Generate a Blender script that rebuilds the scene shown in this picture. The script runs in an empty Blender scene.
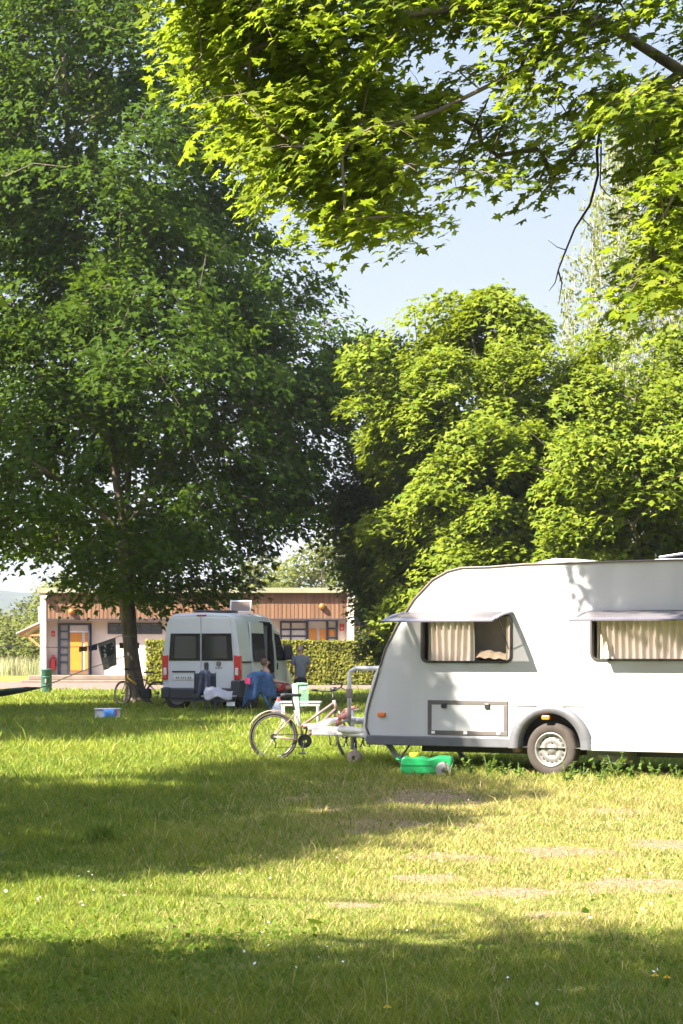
import bpy, math, random
import numpy as np
from mathutils import Vector, Matrix, noise as mnoise
from mathutils.geometry import tessellate_polygon

random.seed(7); rng = np.random.default_rng(7)
scene = bpy.context.scene
COL = scene.collection
F = 2200.0; CX = 341.5; HY = 648.0; CH = 1.6          # lens in pixels, image axis, horizon row, eye height
def gD(py): return F * CH / (py - HY)
def at(px, py, D): return Vector(((px - CX) / F * D, D, CH - (py - HY) / F * D))
SUN = Vector((-.58, -.363, .62)).normalized()          # towards the sun
R = math.radians

# ------------------------------------------------------------------ materials
def srgb(r, g, b):
    f = lambda c: ((c/255+.055)/1.055)**2.4 if c > 10 else c/255/12.92
    return (f(r), f(g), f(b), 1)
def mat(name, col, rough=.6, col2=None, scale=6, metal=0, spec=.5, bump=0, bscale=40, coord='Object', detail=4, stretch=None):
    m = bpy.data.materials.new(name); m.use_nodes = True
    nt = m.node_tree; b = nt.nodes['Principled BSDF']
    c = tuple(col) + ((1,) if len(col) == 3 else ())
    b.inputs['Base Color'].default_value = c
    b.inputs['Roughness'].default_value = rough; b.inputs['Metallic'].default_value = metal
    b.inputs['Specular IOR Level'].default_value = spec
    tc = nt.nodes.new('ShaderNodeTexCoord'); src = tc.outputs[coord]
    if stretch:
        mp = nt.nodes.new('ShaderNodeMapping'); mp.inputs['Scale'].default_value = stretch
        nt.links.new(src, mp.inputs['Vector']); src = mp.outputs['Vector']
    if col2 is None: col2 = tuple(min(1, x*.86) for x in c[:3])
    n = nt.nodes.new('ShaderNodeTexNoise'); n.inputs['Scale'].default_value = scale; n.inputs['Detail'].default_value = detail
    nt.links.new(src, n.inputs['Vector'])
    rmp = nt.nodes.new('ShaderNodeValToRGB')
    rmp.color_ramp.elements[0].position = .35; rmp.color_ramp.elements[1].position = .65
    rmp.color_ramp.elements[0].color = c; rmp.color_ramp.elements[1].color = tuple(col2[:3]) + (1,)
    nt.links.new(n.outputs['Fac'], rmp.inputs['Fac']); nt.links.new(rmp.outputs['Color'], b.inputs['Base Color'])
    if bump:
        n2 = nt.nodes.new('ShaderNodeTexNoise'); n2.inputs['Scale'].default_value = bscale; n2.inputs['Detail'].default_value = 6
        nt.links.new(src, n2.inputs['Vector'])
        bp = nt.nodes.new('ShaderNodeBump'); bp.inputs['Strength'].default_value = bump; bp.inputs['Distance'].default_value = .02
        nt.links.new(n2.outputs['Fac'], bp.inputs['Height']); nt.links.new(bp.outputs['Normal'], b.inputs['Normal'])
    return m
def leaf_mat(name, cols, trans=.42, tcol=(.16, .26, .02), rough=.6, spec=.07):
    """leaf: two-sided diffuse with light shining through; colour differs leaf by leaf"""
    m = bpy.data.materials.new(name); m.use_nodes = True
    nt = m.node_tree; b = nt.nodes['Principled BSDF']; out = nt.nodes['Material Output']
    g = nt.nodes.new('ShaderNodeNewGeometry'); r = nt.nodes.new('ShaderNodeValToRGB')
    els = r.color_ramp.elements
    for i, c in enumerate(cols):
        e = els[i] if i < 2 else els.new(.5)
        e.position = i/(len(cols)-1); e.color = tuple(c) + (1,)
    nt.links.new(g.outputs['Random Per Island'], r.inputs['Fac'])
    nt.links.new(r.outputs['Color'], b.inputs['Base Color'])
    b.inputs['Roughness'].default_value = rough; b.inputs['Specular IOR Level'].default_value = spec
    t = nt.nodes.new('ShaderNodeBsdfTranslucent')
    hs = nt.nodes.new('ShaderNodeMixRGB'); hs.blend_type = 'MIX'; hs.inputs['Fac'].default_value = .65
    hs.inputs['Color2'].default_value = tuple(tcol) + (1,)
    nt.links.new(r.outputs['Color'], hs.inputs['Color1']); nt.links.new(hs.outputs['Color'], t.inputs['Color'])
    mx = nt.nodes.new('ShaderNodeMixShader'); mx.inputs['Fac'].default_value = trans
    nt.links.new(b.outputs['BSDF'], mx.inputs[1]); nt.links.new(t.outputs['BSDF'], mx.inputs[2])
    nt.links.new(mx.outputs['Shader'], out.inputs['Surface'])
    return m
def glass_mat(name, col, rough=.04, spec=.6): return mat(name, col, rough, col2=col, spec=spec)

# ------------------------------------------------------------------ mesh helpers
def link(name, me, m, parent=None, smooth=False):
    o = bpy.data.objects.new(name, me); COL.objects.link(o)
    if m: me.materials.append(m)
    if parent: o.parent = parent
    if smooth:
        me.polygons.foreach_set('use_smooth', [True]*len(me.polygons))
    return o
class MB:
    def __init__(s): s.v = []; s.f = []
    def add(s, vs, fs):
        o = len(s.v); s.v += [tuple(v) for v in vs]; s.f += [tuple(i+o for i in f) for f in fs]; return s
    def box(s, x0, x1, y0, y1, z0, z1, M=None):
        vs = [Vector((x, y, z)) for x in (x0, x1) for y in (y0, y1) for z in (z0, z1)]
        if M: vs = [M @ v for v in vs]
        return s.add(vs, [(0,1,3,2),(4,6,7,5),(0,4,5,1),(2,3,7,6),(0,2,6,4),(1,5,7,3)])
    def tube(s, pts, r, n=8, cap=True):
        pts = [Vector(p) for p in pts]; rs = r if isinstance(r, (list, tuple)) else [r]*len(pts)
        vs = []; fs = []; ref = None
        for i, p in enumerate(pts):
            d = (pts[min(i+1, len(pts)-1)] - pts[max(i-1, 0)]).normalized()
            if ref is None: ref = Vector((0,0,1)) if abs(d.z) < .9 else Vector((1,0,0))
            a = d.cross(ref).normalized(); b = a.cross(d).normalized(); ref = b
            for k in range(n):
                t = 2*math.pi*k/n; vs.append(p + (a*math.cos(t) + b*math.sin(t))*rs[i])
        for i in range(len(pts)-1):
            for k in range(n):
                k2 = (k+1) % n; fs.append((i*n+k, i*n+k2, (i+1)*n+k2, (i+1)*n+k))
        if cap: fs += [tuple(range(n-1, -1, -1)), tuple(range((len(pts)-1)*n, len(pts)*n))]
        return s.add(vs, fs)
    def lathe(s, prof, c=(0,0,0), axis='z', n=24):
        vs = []; fs = []; c = Vector(c)
        for (r, h) in prof:
            for k in range(n):
                t = 2*math.pi*k/n; a, b = r*math.cos(t), r*math.sin(t)
                vs.append(c + Vector({'z': (a, b, h), 'y': (a, h, b), 'x': (h, a, b)}[axis]))
        for i in range(len(prof)-1):
            for k in range(n): k2 = (k+1) % n; fs.append((i*n+k, i*n+k2, (i+1)*n+k2, (i+1)*n+k))
        return s.add(vs, fs)
    def prism(s, poly, y0, y1, fn=lambda a, b, y: (a, y, b)):
        n = len(poly); vs = [fn(a, b, y0) for a, b in poly] + [fn(a, b, y1) for a, b in poly]
        fs = [tuple(range(n)), tuple(range(2*n-1, n-1, -1))] + [(i, i+n, (i+1) % n + n, (i+1) % n) for i in range(n)]
        return s.add(vs, fs)
    def grid(s, fn, nu, nv):
        vs = [fn(i/nu, j/nv) for i in range(nu+1) for j in range(nv+1)]
        fs = [(i*(nv+1)+j, (i+1)*(nv+1)+j, (i+1)*(nv+1)+j+1, i*(nv+1)+j+1) for i in range(nu) for j in range(nv)]
        return s.add(vs, fs)
    def build(s, name, m, parent=None, smooth=False, bevel=0, solid=0, sub=0):
        me = bpy.data.meshes.new(name); me.from_pydata(s.v, [], s.f); me.update()
        o = link(name, me, m, parent, smooth)
        if solid:
            md = o.modifiers.new('solid', 'SOLIDIFY'); md.thickness = solid; md.offset = 0
        if bevel:
            md = o.modifiers.new('bevel', 'BEVEL'); md.width = bevel; md.segments = 2; md.limit_method = 'ANGLE'; md.angle_limit = R(40)
        if sub:
            md = o.modifiers.new('sub', 'SUBSURF'); md.levels = sub; md.render_levels = sub
        return o
def np_mesh(name, V, faces_list, m, parent=None, smooth=False):
    """V (n,3) array; faces_list = list of (k-gon index arrays (nf,k))"""
    me = bpy.data.meshes.new(name); me.vertices.add(len(V)); me.vertices.foreach_set('co', np.ascontiguousarray(V, dtype=np.float32).ravel())
    idx = np.concatenate([f.ravel() for f in faces_list]).astype(np.int32)
    tot = np.concatenate([np.full(len(f), f.shape[1], dtype=np.int32) for f in faces_list])
    st = np.concatenate([[0], np.cumsum(tot)[:-1]]).astype(np.int32)
    me.loops.add(len(idx)); me.loops.foreach_set('vertex_index', idx)
    me.polygons.add(len(tot)); me.polygons.foreach_set('loop_start', st); me.polygons.foreach_set('loop_total', tot)
    me.update(calc_edges=True)
    return link(name, me, m, parent, smooth)
def tag(o, label=None, cat=None, group=None, kind=None):
    if label: o['label'] = label
    if cat: o['category'] = cat
    if group: o['group'] = group
    if kind: o['kind'] = kind
    return o
def thing(name, label, cat, loc=(0,0,0), rz=0, group=None, kind=None):
    o = bpy.data.objects.new(name, None); COL.objects.link(o); o.location = loc; o.rotation_euler = (0,0,rz); o.empty_display_size = .2
    return tag(o, label, cat, group, kind)
def copy_tree(o, parent=None):
    c = o.copy(); COL.objects.link(c)
    if parent: c.parent = parent
    for ch in list(o.children): copy_tree(ch, c)
    return c

# ------------------------------------------------------------------ leaves and trees
MAPLE = np.array([(0,0),(.17,-.10),(.40,-.10),(.24,.12),(.40,.20),(.60,.40),(.40,.42),(.19,.46),(.25,.66),(.12,.74),(0,1.06),(-.12,.74),(-.25,.66),(-.19,.46),(-.40,.42),(-.60,.40),(-.40,.20),(-.24,.12),(-.40,-.10),(-.17,-.10)], float)
STAR = np.array([(0,0),(.5,.3),(.2,.5),(0,1),(-.2,.5),(-.5,.3)], float)
OVAL = np.array([(0,0),(.3,.4),(0,1),(-.3,.4)], float)
def unit(a): return a/np.maximum(np.linalg.norm(a, axis=1, keepdims=True), 1e-9)
def leaf_arrays(C, N, Fd, S, shape):
    N = unit(N); Fd = unit(Fd - N*np.sum(Fd*N, axis=1, keepdims=True)); Rt = np.cross(Fd, N)
    x, y = shape[:,0], shape[:,1]; n = len(C); c1 = rng.uniform(.0,.55,n); c2 = rng.uniform(-.1,.45,n); z = -c1[:,None]*np.abs(x)[None,:]-c2[:,None]*(y*y)[None,:]
    wx = rng.uniform(.8,1.12,n); V = C[:,None,:] + S[:,None,None]*(Rt[:,None,:]*(x[None,:,None]*wx[:,None,None]) + Fd[:,None,:]*(y-.3)[None,:,None] + N[:,None,:]*z[:,:,None])
    k = len(shape); n = len(C)
    return V.reshape(-1,3), np.arange(n*k).reshape(n,k)
def cluster_leaves(cl, axis_pts, n_per, crad, size, up=.8, flat=.28, jit=.6, droop=.35):
    """flat sprays of leaves round every cluster centre"""
    cl = np.asarray(cl); M = len(cl)
    cnt = rng.poisson(n_per, M); rep = np.repeat(np.arange(M), cnt); n = len(rep)
    ax = np.asarray(axis_pts)
    zi = np.clip(np.interp(cl[:,2], ax[:,2], np.arange(len(ax))), 0, len(ax)-1)
    cx = np.interp(zi, np.arange(len(ax)), ax[:,0]); cy = np.interp(zi, np.arange(len(ax)), ax[:,1])
    o = np.stack([cl[:,0]-cx, cl[:,1]-cy, np.zeros(M)], 1); o = unit(o)
    cn = unit(o*.45 + np.array([0,0,up]) + rng.normal(0,.25,(M,3)))
    rad = crad*rng.uniform(.65,1.3,M)
    q = rng.normal(0,1,(n,3)); cnr = cn[rep]
    q -= cnr*np.sum(q*cnr, axis=1, keepdims=True); q = unit(q)
    rr = np.sqrt(rng.random(n)); off = q*(rr*rad[rep])[:,None] + cnr*(rng.normal(0,flat,n)*rad[rep])[:,None]
    off[:,2] -= droop*rr*rr*rad[rep]
    C = cl[rep] + off
    N = cnr + rng.normal(0,jit,(n,3))*.6 ; N[:,2] = np.abs(N[:,2])*.9+.1
    Fd = q + o[rep]*.5 + rng.normal(0,.4,(n,3)) + np.array([0,0,-.35])
    S = size*rng.uniform(.65,1.25,n)
    return C, N, Fd, S
def skeleton(limbs, cl, step=.7, tip=.012, expo=.5, up_pen=1.2, maxr=None):
    """limbs: polylines (first point of limb k>0 lies on an earlier one) ; clusters hook on to the nearest node"""
    P = []; par = []
    for pl in limbs:
        pl = [np.array(p, float) for p in pl]
        prev = None
        if P:
            d = np.linalg.norm(np.array(P)-pl[0], axis=1); prev = int(np.argmin(d))
        else: P.append(pl[0]); par.append(-1); prev = 0
        for a, b in zip(pl[:-1], pl[1:]):
            m = max(1, int(np.linalg.norm(b-a)/step))
            for i in range(1, m+1):
                P.append(a+(b-a)*i/m); par.append(prev); prev = len(P)-1
    nl = len(P); cl = np.asarray(cl)
    d0 = np.min(np.linalg.norm(cl[:,None,:]-np.array(P)[None,:,:], axis=2), axis=1)
    A = np.array(P); cap = np.zeros((len(P)+len(cl)*14, 3)); cap[:len(P)] = A; cnt = len(P)
    for ci in np.argsort(d0):
        c = cl[ci]; d = cap[:cnt]-c; cost = np.linalg.norm(d, axis=1) + up_pen*np.maximum(d[:,2], 0)
        cost[:6] += 3
        j = int(np.argmin(cost)); a = cap[j].copy(); L = np.linalg.norm(c-a); m = min(12, max(1, int(L/step)))
        prev = j
        for i in range(1, m+1):
            t = i/m; p = a+(c-a)*t; p[2] += .12*L*math.sin(math.pi*t); p[:2] += rng.normal(0,.04*L,2)*(t < 1)
            cap[cnt] = p; par.append(prev); prev = cnt; cnt += 1
    P = cap[:cnt]; w = np.zeros(cnt); kids = np.zeros(cnt, int)
    for i in range(cnt):
        if par[i] >= 0: kids[par[i]] += 1
    w[kids == 0] = 1
    for i in range(cnt-1, -1, -1):
        if par[i] >= 0: w[par[i]] += w[i]
    rad = tip*np.maximum(w,1)**expo
    if maxr: rad = np.minimum(rad, maxr)
    return P, np.array(par), rad, nl
def branch_mesh(P, par, rad, idx, n=6):
    V = []; Fc = []; t = np.linspace(0, 2*np.pi, n, endpoint=False); ct, sn = np.cos(t), np.sin(t)
    for i in idx:
        j = par[i]
        if j < 0: continue
        a, b = P[j], P[i]; d = b-a; L = np.linalg.norm(d)
        if L < 1e-6: continue
        d /= L; ref = np.array([0,0,1.]) if abs(d[2]) < .9 else np.array([1.,0,0])
        u = np.cross(d, ref); u /= np.linalg.norm(u); v = np.cross(d, u); o = len(V)*n
        ra = min(rad[j], rad[i]*1.5); a2 = a - d*min(.3*rad[i], .2*L)
        V.append(a2 + ra*(ct[:,None]*u + sn[:,None]*v)); V.append(b + rad[i]*(ct[:,None]*u + sn[:,None]*v))
        k = np.arange(n); k2 = (k+1) % n
        Fc.append(np.stack([o+k, o+k2, o+n+k2, o+n+k], 1))
    return np.concatenate(V), [np.concatenate(Fc)]
def trunk_mesh(path, rads, parent, m, n=16, flare=.5, lump=.07):
    path = [Vector(p) for p in path]; pts = []; rr = []
    for i in range(len(path)-1):
        for k in range(5):
            t = k/5; pts.append(path[i].lerp(path[i+1], t)); rr.append(rads[i]*(1-t)+rads[i+1]*t)
    pts.append(path[-1]); rr.append(rads[-1]); z0 = path[0].z
    b = MB(); vs = []; fs = []
    for i, p in enumerate(pts):
        fl = 1 + flare*math.exp(-(p.z-z0)*3.2)
        for k in range(n):
            t = 2*math.pi*k/n
            q = 1 + lump*mnoise.noise(Vector((math.cos(t)*2, math.sin(t)*2, p.z*.9)))*2 + (fl-1)*.35*math.cos(5*t)
            vs.append(p + Vector((math.cos(t), math.sin(t), 0))*rr[i]*fl*q)
    for i in range(len(pts)-1):
        for k in range(n): k2 = (k+1) % n; fs.append((i*n+k, i*n+k2, (i+1)*n+k2, (i+1)*n+k))
    b.add(vs, fs); return b.build('trunk', m, parent, smooth=True)
def crown_points(n, prof, lump=.22, gap=.0, gscale=.35, inner=.42, seed=0, wexp=1.0, keep=None):
    """prof rows (z, cx, cy, r): points through the crown's volume, thicker towards its outside, with gaps"""
    pr = np.array(prof, float); out = []; zs = pr[:,0]
    zz = np.linspace(zs[0], zs[-1], 200); w = np.interp(zz, zs, pr[:,3])**wexp; w /= w.sum()
    while len(out) < n:
        z = rng.choice(zz, p=w)+rng.uniform(-.1,.1); r = np.interp(z, zs, pr[:,3]); cx = np.interp(z, zs, pr[:,1]); cy = np.interp(z, zs, pr[:,2])
        th = rng.uniform(0, 2*np.pi)
        k = 1 + lump*2.2*mnoise.noise(Vector((math.cos(th)*1.7+seed, math.sin(th)*1.7, z*.38+seed)))
        f = rng.random()**inner*(1.16 if rng.random() < .07 else 1); p = np.array([cx + r*k*f*math.cos(th), cy + r*k*f*math.sin(th), z])
        if mnoise.noise(Vector(p*gscale) + Vector((seed*3.1, 0, 0))) < gap-.3: continue
        if keep and not keep(p): continue
        out.append(p)
    return np.array(out)
def make_tree(name, label, base, limbs, trunk_path, trunk_r, cl, n_per, crad, size, shape, lm, bm, group=None, tip=.012, expo=.46, maxr=.14, hooks=None, **kw):
    root = thing(name, label, 'tree', base, 0, group); B = np.array(base)
    trunk_mesh([Vector(p)-Vector(base) for p in trunk_path], trunk_r, root, bm)
    P, par, rad, nl = skeleton(limbs, cl, tip=tip, expo=expo, maxr=maxr)
    skip = int(np.argmin(np.linalg.norm(P[:nl]-np.array(trunk_path[-1]), axis=1)))
    V, Fc = branch_mesh(P-B, par, rad, range(max(1, skip), len(P)))
    np_mesh('branches', V, Fc, bm, root, True)
    C, N, Fd, S = cluster_leaves(cl, [p for p in trunk_path], n_per, crad, size, **kw)
    V, fc = leaf_arrays(C-B, N, Fd, S, shape)
    np_mesh('crown', V, [fc], lm, root)
    return root
def shadow_xy(p):                                       # where the sun throws a point on the lawn
    return p[0]-SUN.x/SUN.z*p[2], p[1]-SUN.y/SUN.z*p[2]

bark = mat('bark', (.19,.15,.115), .9, (.09,.072,.055), 5, bump=1.0, bscale=14, stretch=(1,1,.35), spec=.1)
bark_grey = mat('bark_grey', (.16,.13,.10), .9, (.07,.06,.05), 6, bump=.8, bscale=20, spec=.1)
bark_birch = mat('birch_bark', (.55,.53,.48), .8, (.12,.11,.10), 3, bump=.3, bscale=20, spec=.1)
leaf_shaded = leaf_mat('leaf_shaded_maple', [(.022,.051,.006),(.060,.098,.009),(.036,.070,.007)], .42, (.15,.23,.010))  # green darkened in place of the shade falling on this crown
leaf_low_shaded = leaf_mat('leaf_low_shaded_maple', [(.045,.085,.009),(.095,.14,.013),(.065,.11,.011)], .42, (.20,.27,.010))  # darker leaf colour carries the shaded side of the middle trees
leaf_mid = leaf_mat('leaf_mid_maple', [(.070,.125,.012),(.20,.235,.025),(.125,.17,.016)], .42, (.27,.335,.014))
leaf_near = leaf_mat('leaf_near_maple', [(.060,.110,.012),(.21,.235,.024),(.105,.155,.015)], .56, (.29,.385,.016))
leaf_birch = leaf_mat('leaf_birch', [(.15,.18,.045),(.21,.23,.065),(.12,.16,.035)], .4, (.26,.26,.06))
leaf_far = leaf_mat('leaf_far', [(.10,.13,.03),(.15,.16,.04),(.12,.14,.035)], .4, (.22,.24,.04))
leaf_hedge = leaf_mat('leaf_hedge', [(.13,.155,.022),(.23,.215,.03),(.12,.14,.03)], .38, (.30,.30,.03))

# ------------------------------------------------------------------ world, sun, camera
w = bpy.data.worlds.new('World'); scene.world = w; w.use_nodes = True
nt = w.node_tree; bg = nt.nodes['Background']; sky = nt.nodes.new('ShaderNodeTexSky'); sky.sky_type = 'NISHITA'; sky.sun_disc = False
el = math.asin(SUN.z); az = math.atan2(SUN.x, SUN.y) % (2*math.pi)
sky.sun_elevation = el; sky.sun_rotation = az; sky.altitude = 100; sky.air_density = 1.0; sky.dust_density = 1.0; sky.ozone_density = 1.5
hsv = nt.nodes.new('ShaderNodeHueSaturation'); hsv.inputs['Saturation'].default_value = .72; nt.links.new(sky.outputs['Color'], hsv.inputs['Color'])
tnt = nt.nodes.new('ShaderNodeMixRGB'); tnt.blend_type = 'MULTIPLY'; tnt.inputs['Fac'].default_value = 1; tnt.inputs['Color2'].default_value = (1.0,.95,1.0,1)   # thin summer haze: a paler, less green blue
nt.links.new(hsv.outputs['Color'], tnt.inputs['Color1']); 
tcw = nt.nodes.new('ShaderNodeTexCoord'); sxy = nt.nodes.new('ShaderNodeSeparateXYZ'); nt.links.new(tcw.outputs['Generated'], sxy.inputs['Vector'])
mrw = nt.nodes.new('ShaderNodeMapRange'); mrw.inputs['From Min'].default_value = .26; mrw.inputs['From Max'].default_value = .55; mrw.inputs['To Min'].default_value = 1; mrw.inputs['To Max'].default_value = 0
low = nt.nodes.new('ShaderNodeValToRGB'); le = low.color_ramp.elements; SK = .135*5.3
for i_, (p_, c_) in enumerate([(.0,(.86,.88,.89)),(.07,(.77,.83,.90)),(.15,(.64,.75,.89)),(.30,(.52,.67,.89))]):
    q_ = le[i_] if i_ < 2 else le.new(p_); q_.position = p_; q_.color = tuple(v_ for v_ in c_)+(1,)
lsc = nt.nodes.new('ShaderNodeVectorMath'); lsc.operation = 'SCALE'; lsc.inputs['Scale'].default_value = 1/SK
nt.links.new(sxy.outputs['Z'], low.inputs['Fac']); nt.links.new(low.outputs['Color'], lsc.inputs[0])
nt.links.new(sxy.outputs['Z'], mrw.inputs['Value']); hzm = nt.nodes.new('ShaderNodeMixRGB')
nt.links.new(mrw.outputs['Result'], hzm.inputs['Fac']); nt.links.new(tnt.outputs['Color'], hzm.inputs['Color1']); nt.links.new(lsc.outputs['Vector'], hzm.inputs['Color2']); nt.links.new(hzm.outputs['Color'], bg.inputs['Color']); bg.inputs['Strength'].default_value = .135
sl = bpy.data.lights.new('sun', 'SUN'); sl.energy = 5.0; sl.angle = R(.53); sl.color = (1,.93,.79)
so = bpy.data.objects.new('sun', sl); COL.objects.link(so); so.rotation_euler = SUN.to_track_quat('Z', 'Y').to_euler(); so.location = (-40,-30,60)
cam = bpy.data.cameras.new('camera'); co = bpy.data.objects.new('camera', cam); COL.objects.link(co); scene.camera = co
co.location = (0,0,CH); co.rotation_euler = (R(90),0,0)
cam.sensor_fit = 'VERTICAL'; cam.sensor_height = 36; cam.lens = F/1024*36; cam.shift_y = (HY-512)/1024; cam.clip_end = 9000; cam.clip_start = .1
vs = scene.view_settings; vs.view_transform = 'Standard'; vs.look = 'None'; vs.exposure = 2.38; vs.gamma = 1
scene.render.resolution_x = 683; scene.render.resolution_y = 1024

# ------------------------------------------------------------------ ground
def ground_mat():
    m = bpy.data.materials.new('lawn_soil'); m.use_nodes = True; nt = m.node_tree; b = nt.nodes['Principled BSDF']
    b.inputs['Roughness'].default_value = .95; b.inputs['Specular IOR Level'].default_value = .1
    g = nt.nodes.new('ShaderNodeNewGeometry')
    def nz(sc, det=5):
        n = nt.nodes.new('ShaderNodeTexNoise'); n.inputs['Scale'].default_value = sc; n.inputs['Detail'].default_value = det
        nt.links.new(g.outputs['Position'], n.inputs['Vector']); return n.outputs['Fac']
    def ramp(f, stops):
        r = nt.nodes.new('ShaderNodeValToRGB'); e = r.color_ramp.elements
        for i, (p, c) in enumerate(stops):
            q = e[i] if i < 2 else e.new(p); q.position = p; q.color = tuple(c)+(1,)
        nt.links.new(f, r.inputs['Fac']); return r.outputs['Color']
    a = ramp(nz(1.1), [(.38,(.13,.16,.03)),(.62,(.22,.22,.05))])
    s = ramp(nz(.55, 6), [(.60,(0,0,0)),(.70,(1,1,1))])
    s2 = ramp(nz(9), [(.3,(.22,.17,.10)),(.7,(.32,.25,.15))])
    mx = nt.nodes.new('ShaderNodeMixRGB'); nt.links.new(s, mx.inputs['Fac']); nt.links.new(a, mx.inputs['Color1']); nt.links.new(s2, mx.inputs['Color2'])
    nt.links.new(mx.outputs['Color'], b.inputs['Base Color'])
    bp = nt.nodes.new('ShaderNodeBump'); bp.inputs['Strength'].default_value = .9; bp.inputs['Distance'].default_value = .05
    nt.links.new(nz(45), bp.inputs['Height']); nt.links.new(bp.outputs['Normal'], b.inputs['Normal'])
    return m
gm = MB(); gm.add([(-1480,-55,0),(880,-55,0),(880,2180,0),(-1480,2180,0)], [(0,1,2,3)])
tag(gm.build('ground', ground_mat()), kind='structure')
pm = MB(); pm.grid(lambda u, v: (-45+u*75, (83.5+.5*math.sin(u*23)+.25*math.sin(u*61)) + v*(21-.5*math.sin(u*23)), .012), 90, 3)
tag(pm.build('gravel_path', mat('pale_gravel', (.19,.135,.11), .95, (.14,.10,.082), 1.6, bump=.5, bscale=18, spec=.1)), kind='structure')
hm = MB()
def hill(u, v):
    x = -900+u*1500; h = 62+26*mnoise.noise(Vector((u*5,1,0)))+9*mnoise.noise(Vector((u*23,4,0))); h *= 1-.55*max(0, u-.2)
    return (x, 1750+v*300, h*math.sin(math.pi*.5*v))
hm.grid(hill, 120, 8)
tag(hm.build('hills', mat('wooded_hills', (.035,.048,.035), .95, (.02,.03,.022), .05, spec=.05, coord='Object'), smooth=True), kind='structure')

# ------------------------------------------------------------------ grass
def lawn_noise(x, y, s, o=0.):
    a = np.zeros_like(x)
    for i, (k, ph) in enumerate([(1,.3),(1.9,1.7),(3.3,4.1),(5.9,2.2)]):
        t = i*1.13+o; a += np.sin((x*math.cos(t)+y*math.sin(t))*k*s+ph+2.1*np.sin((x*math.sin(t)-y*math.cos(t))*k*s*.7+ph*2+o))/(1+i*.7)
    return a/2.0
def dry_unshaded(x, y):
    sm = lambda t: np.clip(t, 0, 1)**2*(3-2*np.clip(t, 0, 1))
    return sm((x+2.2)/3.6)*sm((31-y)/9)*(.14+.86*sm((y-10.5)/3.5))  # straw at right; kept greener up front to colour in the shade there
def grass_mat():
    m = bpy.data.materials.new('grass_blades'); m.use_nodes = True; nt = m.node_tree; b = nt.nodes['Principled BSDF']; out = nt.nodes['Material Output']
    at_ = nt.nodes.new('ShaderNodeAttribute'); at_.attribute_name = 'tint'
    b.inputs['Roughness'].default_value = .55; b.inputs['Specular IOR Level'].default_value = .25
    nt.links.new(at_.outputs['Color'], b.inputs['Base Color'])
    t = nt.nodes.new('ShaderNodeBsdfTranslucent'); nt.links.new(at_.outputs['Color'], t.inputs['Color'])
    mx = nt.nodes.new('ShaderNodeMixShader'); mx.inputs['Fac'].default_value = .38
    nt.links.new(b.outputs['BSDF'], mx.inputs[1]); nt.links.new(t.outputs['BSDF'], mx.inputs[2]); nt.links.new(mx.outputs['Shader'], out.inputs['Surface'])
    return m
GM = grass_mat()
def blades(name, X, Y, H, W, tint, bend=.95, Z=None, parent=None):
    n = len(X); th = rng.uniform(0, 2*np.pi, n); ph = rng.uniform(0, 2*np.pi, n)
    dx, dy = np.cos(th)*W*.5, np.sin(th)*W*.5; bx, by = np.cos(ph)*H*bend*(.3+rng.random(n)), np.sin(ph)*H*bend*rng.random(n)
    z0 = np.zeros(n)-.005 if Z is None else Z
    V = np.empty((n,5,3)); 
    V[:,0] = np.stack([X-dx, Y-dy, z0],1); V[:,1] = np.stack([X+dx, Y+dy, z0],1)
    V[:,2] = np.stack([X+dx*.75+bx*.3, Y+dy*.75+by*.3, z0+H*.55],1); V[:,3] = np.stack([X-dx*.75+bx*.3, Y-dy*.75+by*.3, z0+H*.55],1)
    V[:,4] = np.stack([X+bx, Y+by, z0+H*.96],1)
    b0 = (np.arange(n)*5)[:,None]
    o = np_mesh(name, V.reshape(-1,3), [b0+np.array([0,1,2,3]), b0+np.array([3,2,4])], GM, parent)
    ca = o.data.color_attributes.new('tint', 'FLOAT_COLOR', 'POINT')
    t5 = np.repeat(np.concatenate([tint, np.ones((n,1))],1), 5, axis=0).astype(np.float32); ca.data.foreach_set('color', t5.ravel())
    return o
SOIL = []
for px, py, hw, hh_ in [(432,797,70,9),(330,811,26,5),(380,826,60,7),(470,826,36,4),(572,852,60,7),(455,858,50,6),(640,884,70,8),(525,893,44,5),(420,880,40,5),(610,812,40,4),(245,822,16,3),(668,846,40,6),(560,915,50,5),(300,800,20,3),(655,792,34,3),(345,905,30,4)]:
    SOIL.append(((px-CX)/F*gD(py), gD(py), hw/F*gD(py), (gD(py-hh_)-gD(py+hh_))/2))
def soil_cover(x, y):
    c = np.zeros_like(x)
    for sx, sy, rx, ry in SOIL:
        r_ = np.hypot((x-sx)/rx, (y-sy)/ry)+.42*lawn_noise(x, y, 2.6, sx)+.3*lawn_noise(x, y, 9., sy); c = np.maximum(c, np.clip(1.25-r_, 0, .80))
    return c
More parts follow.
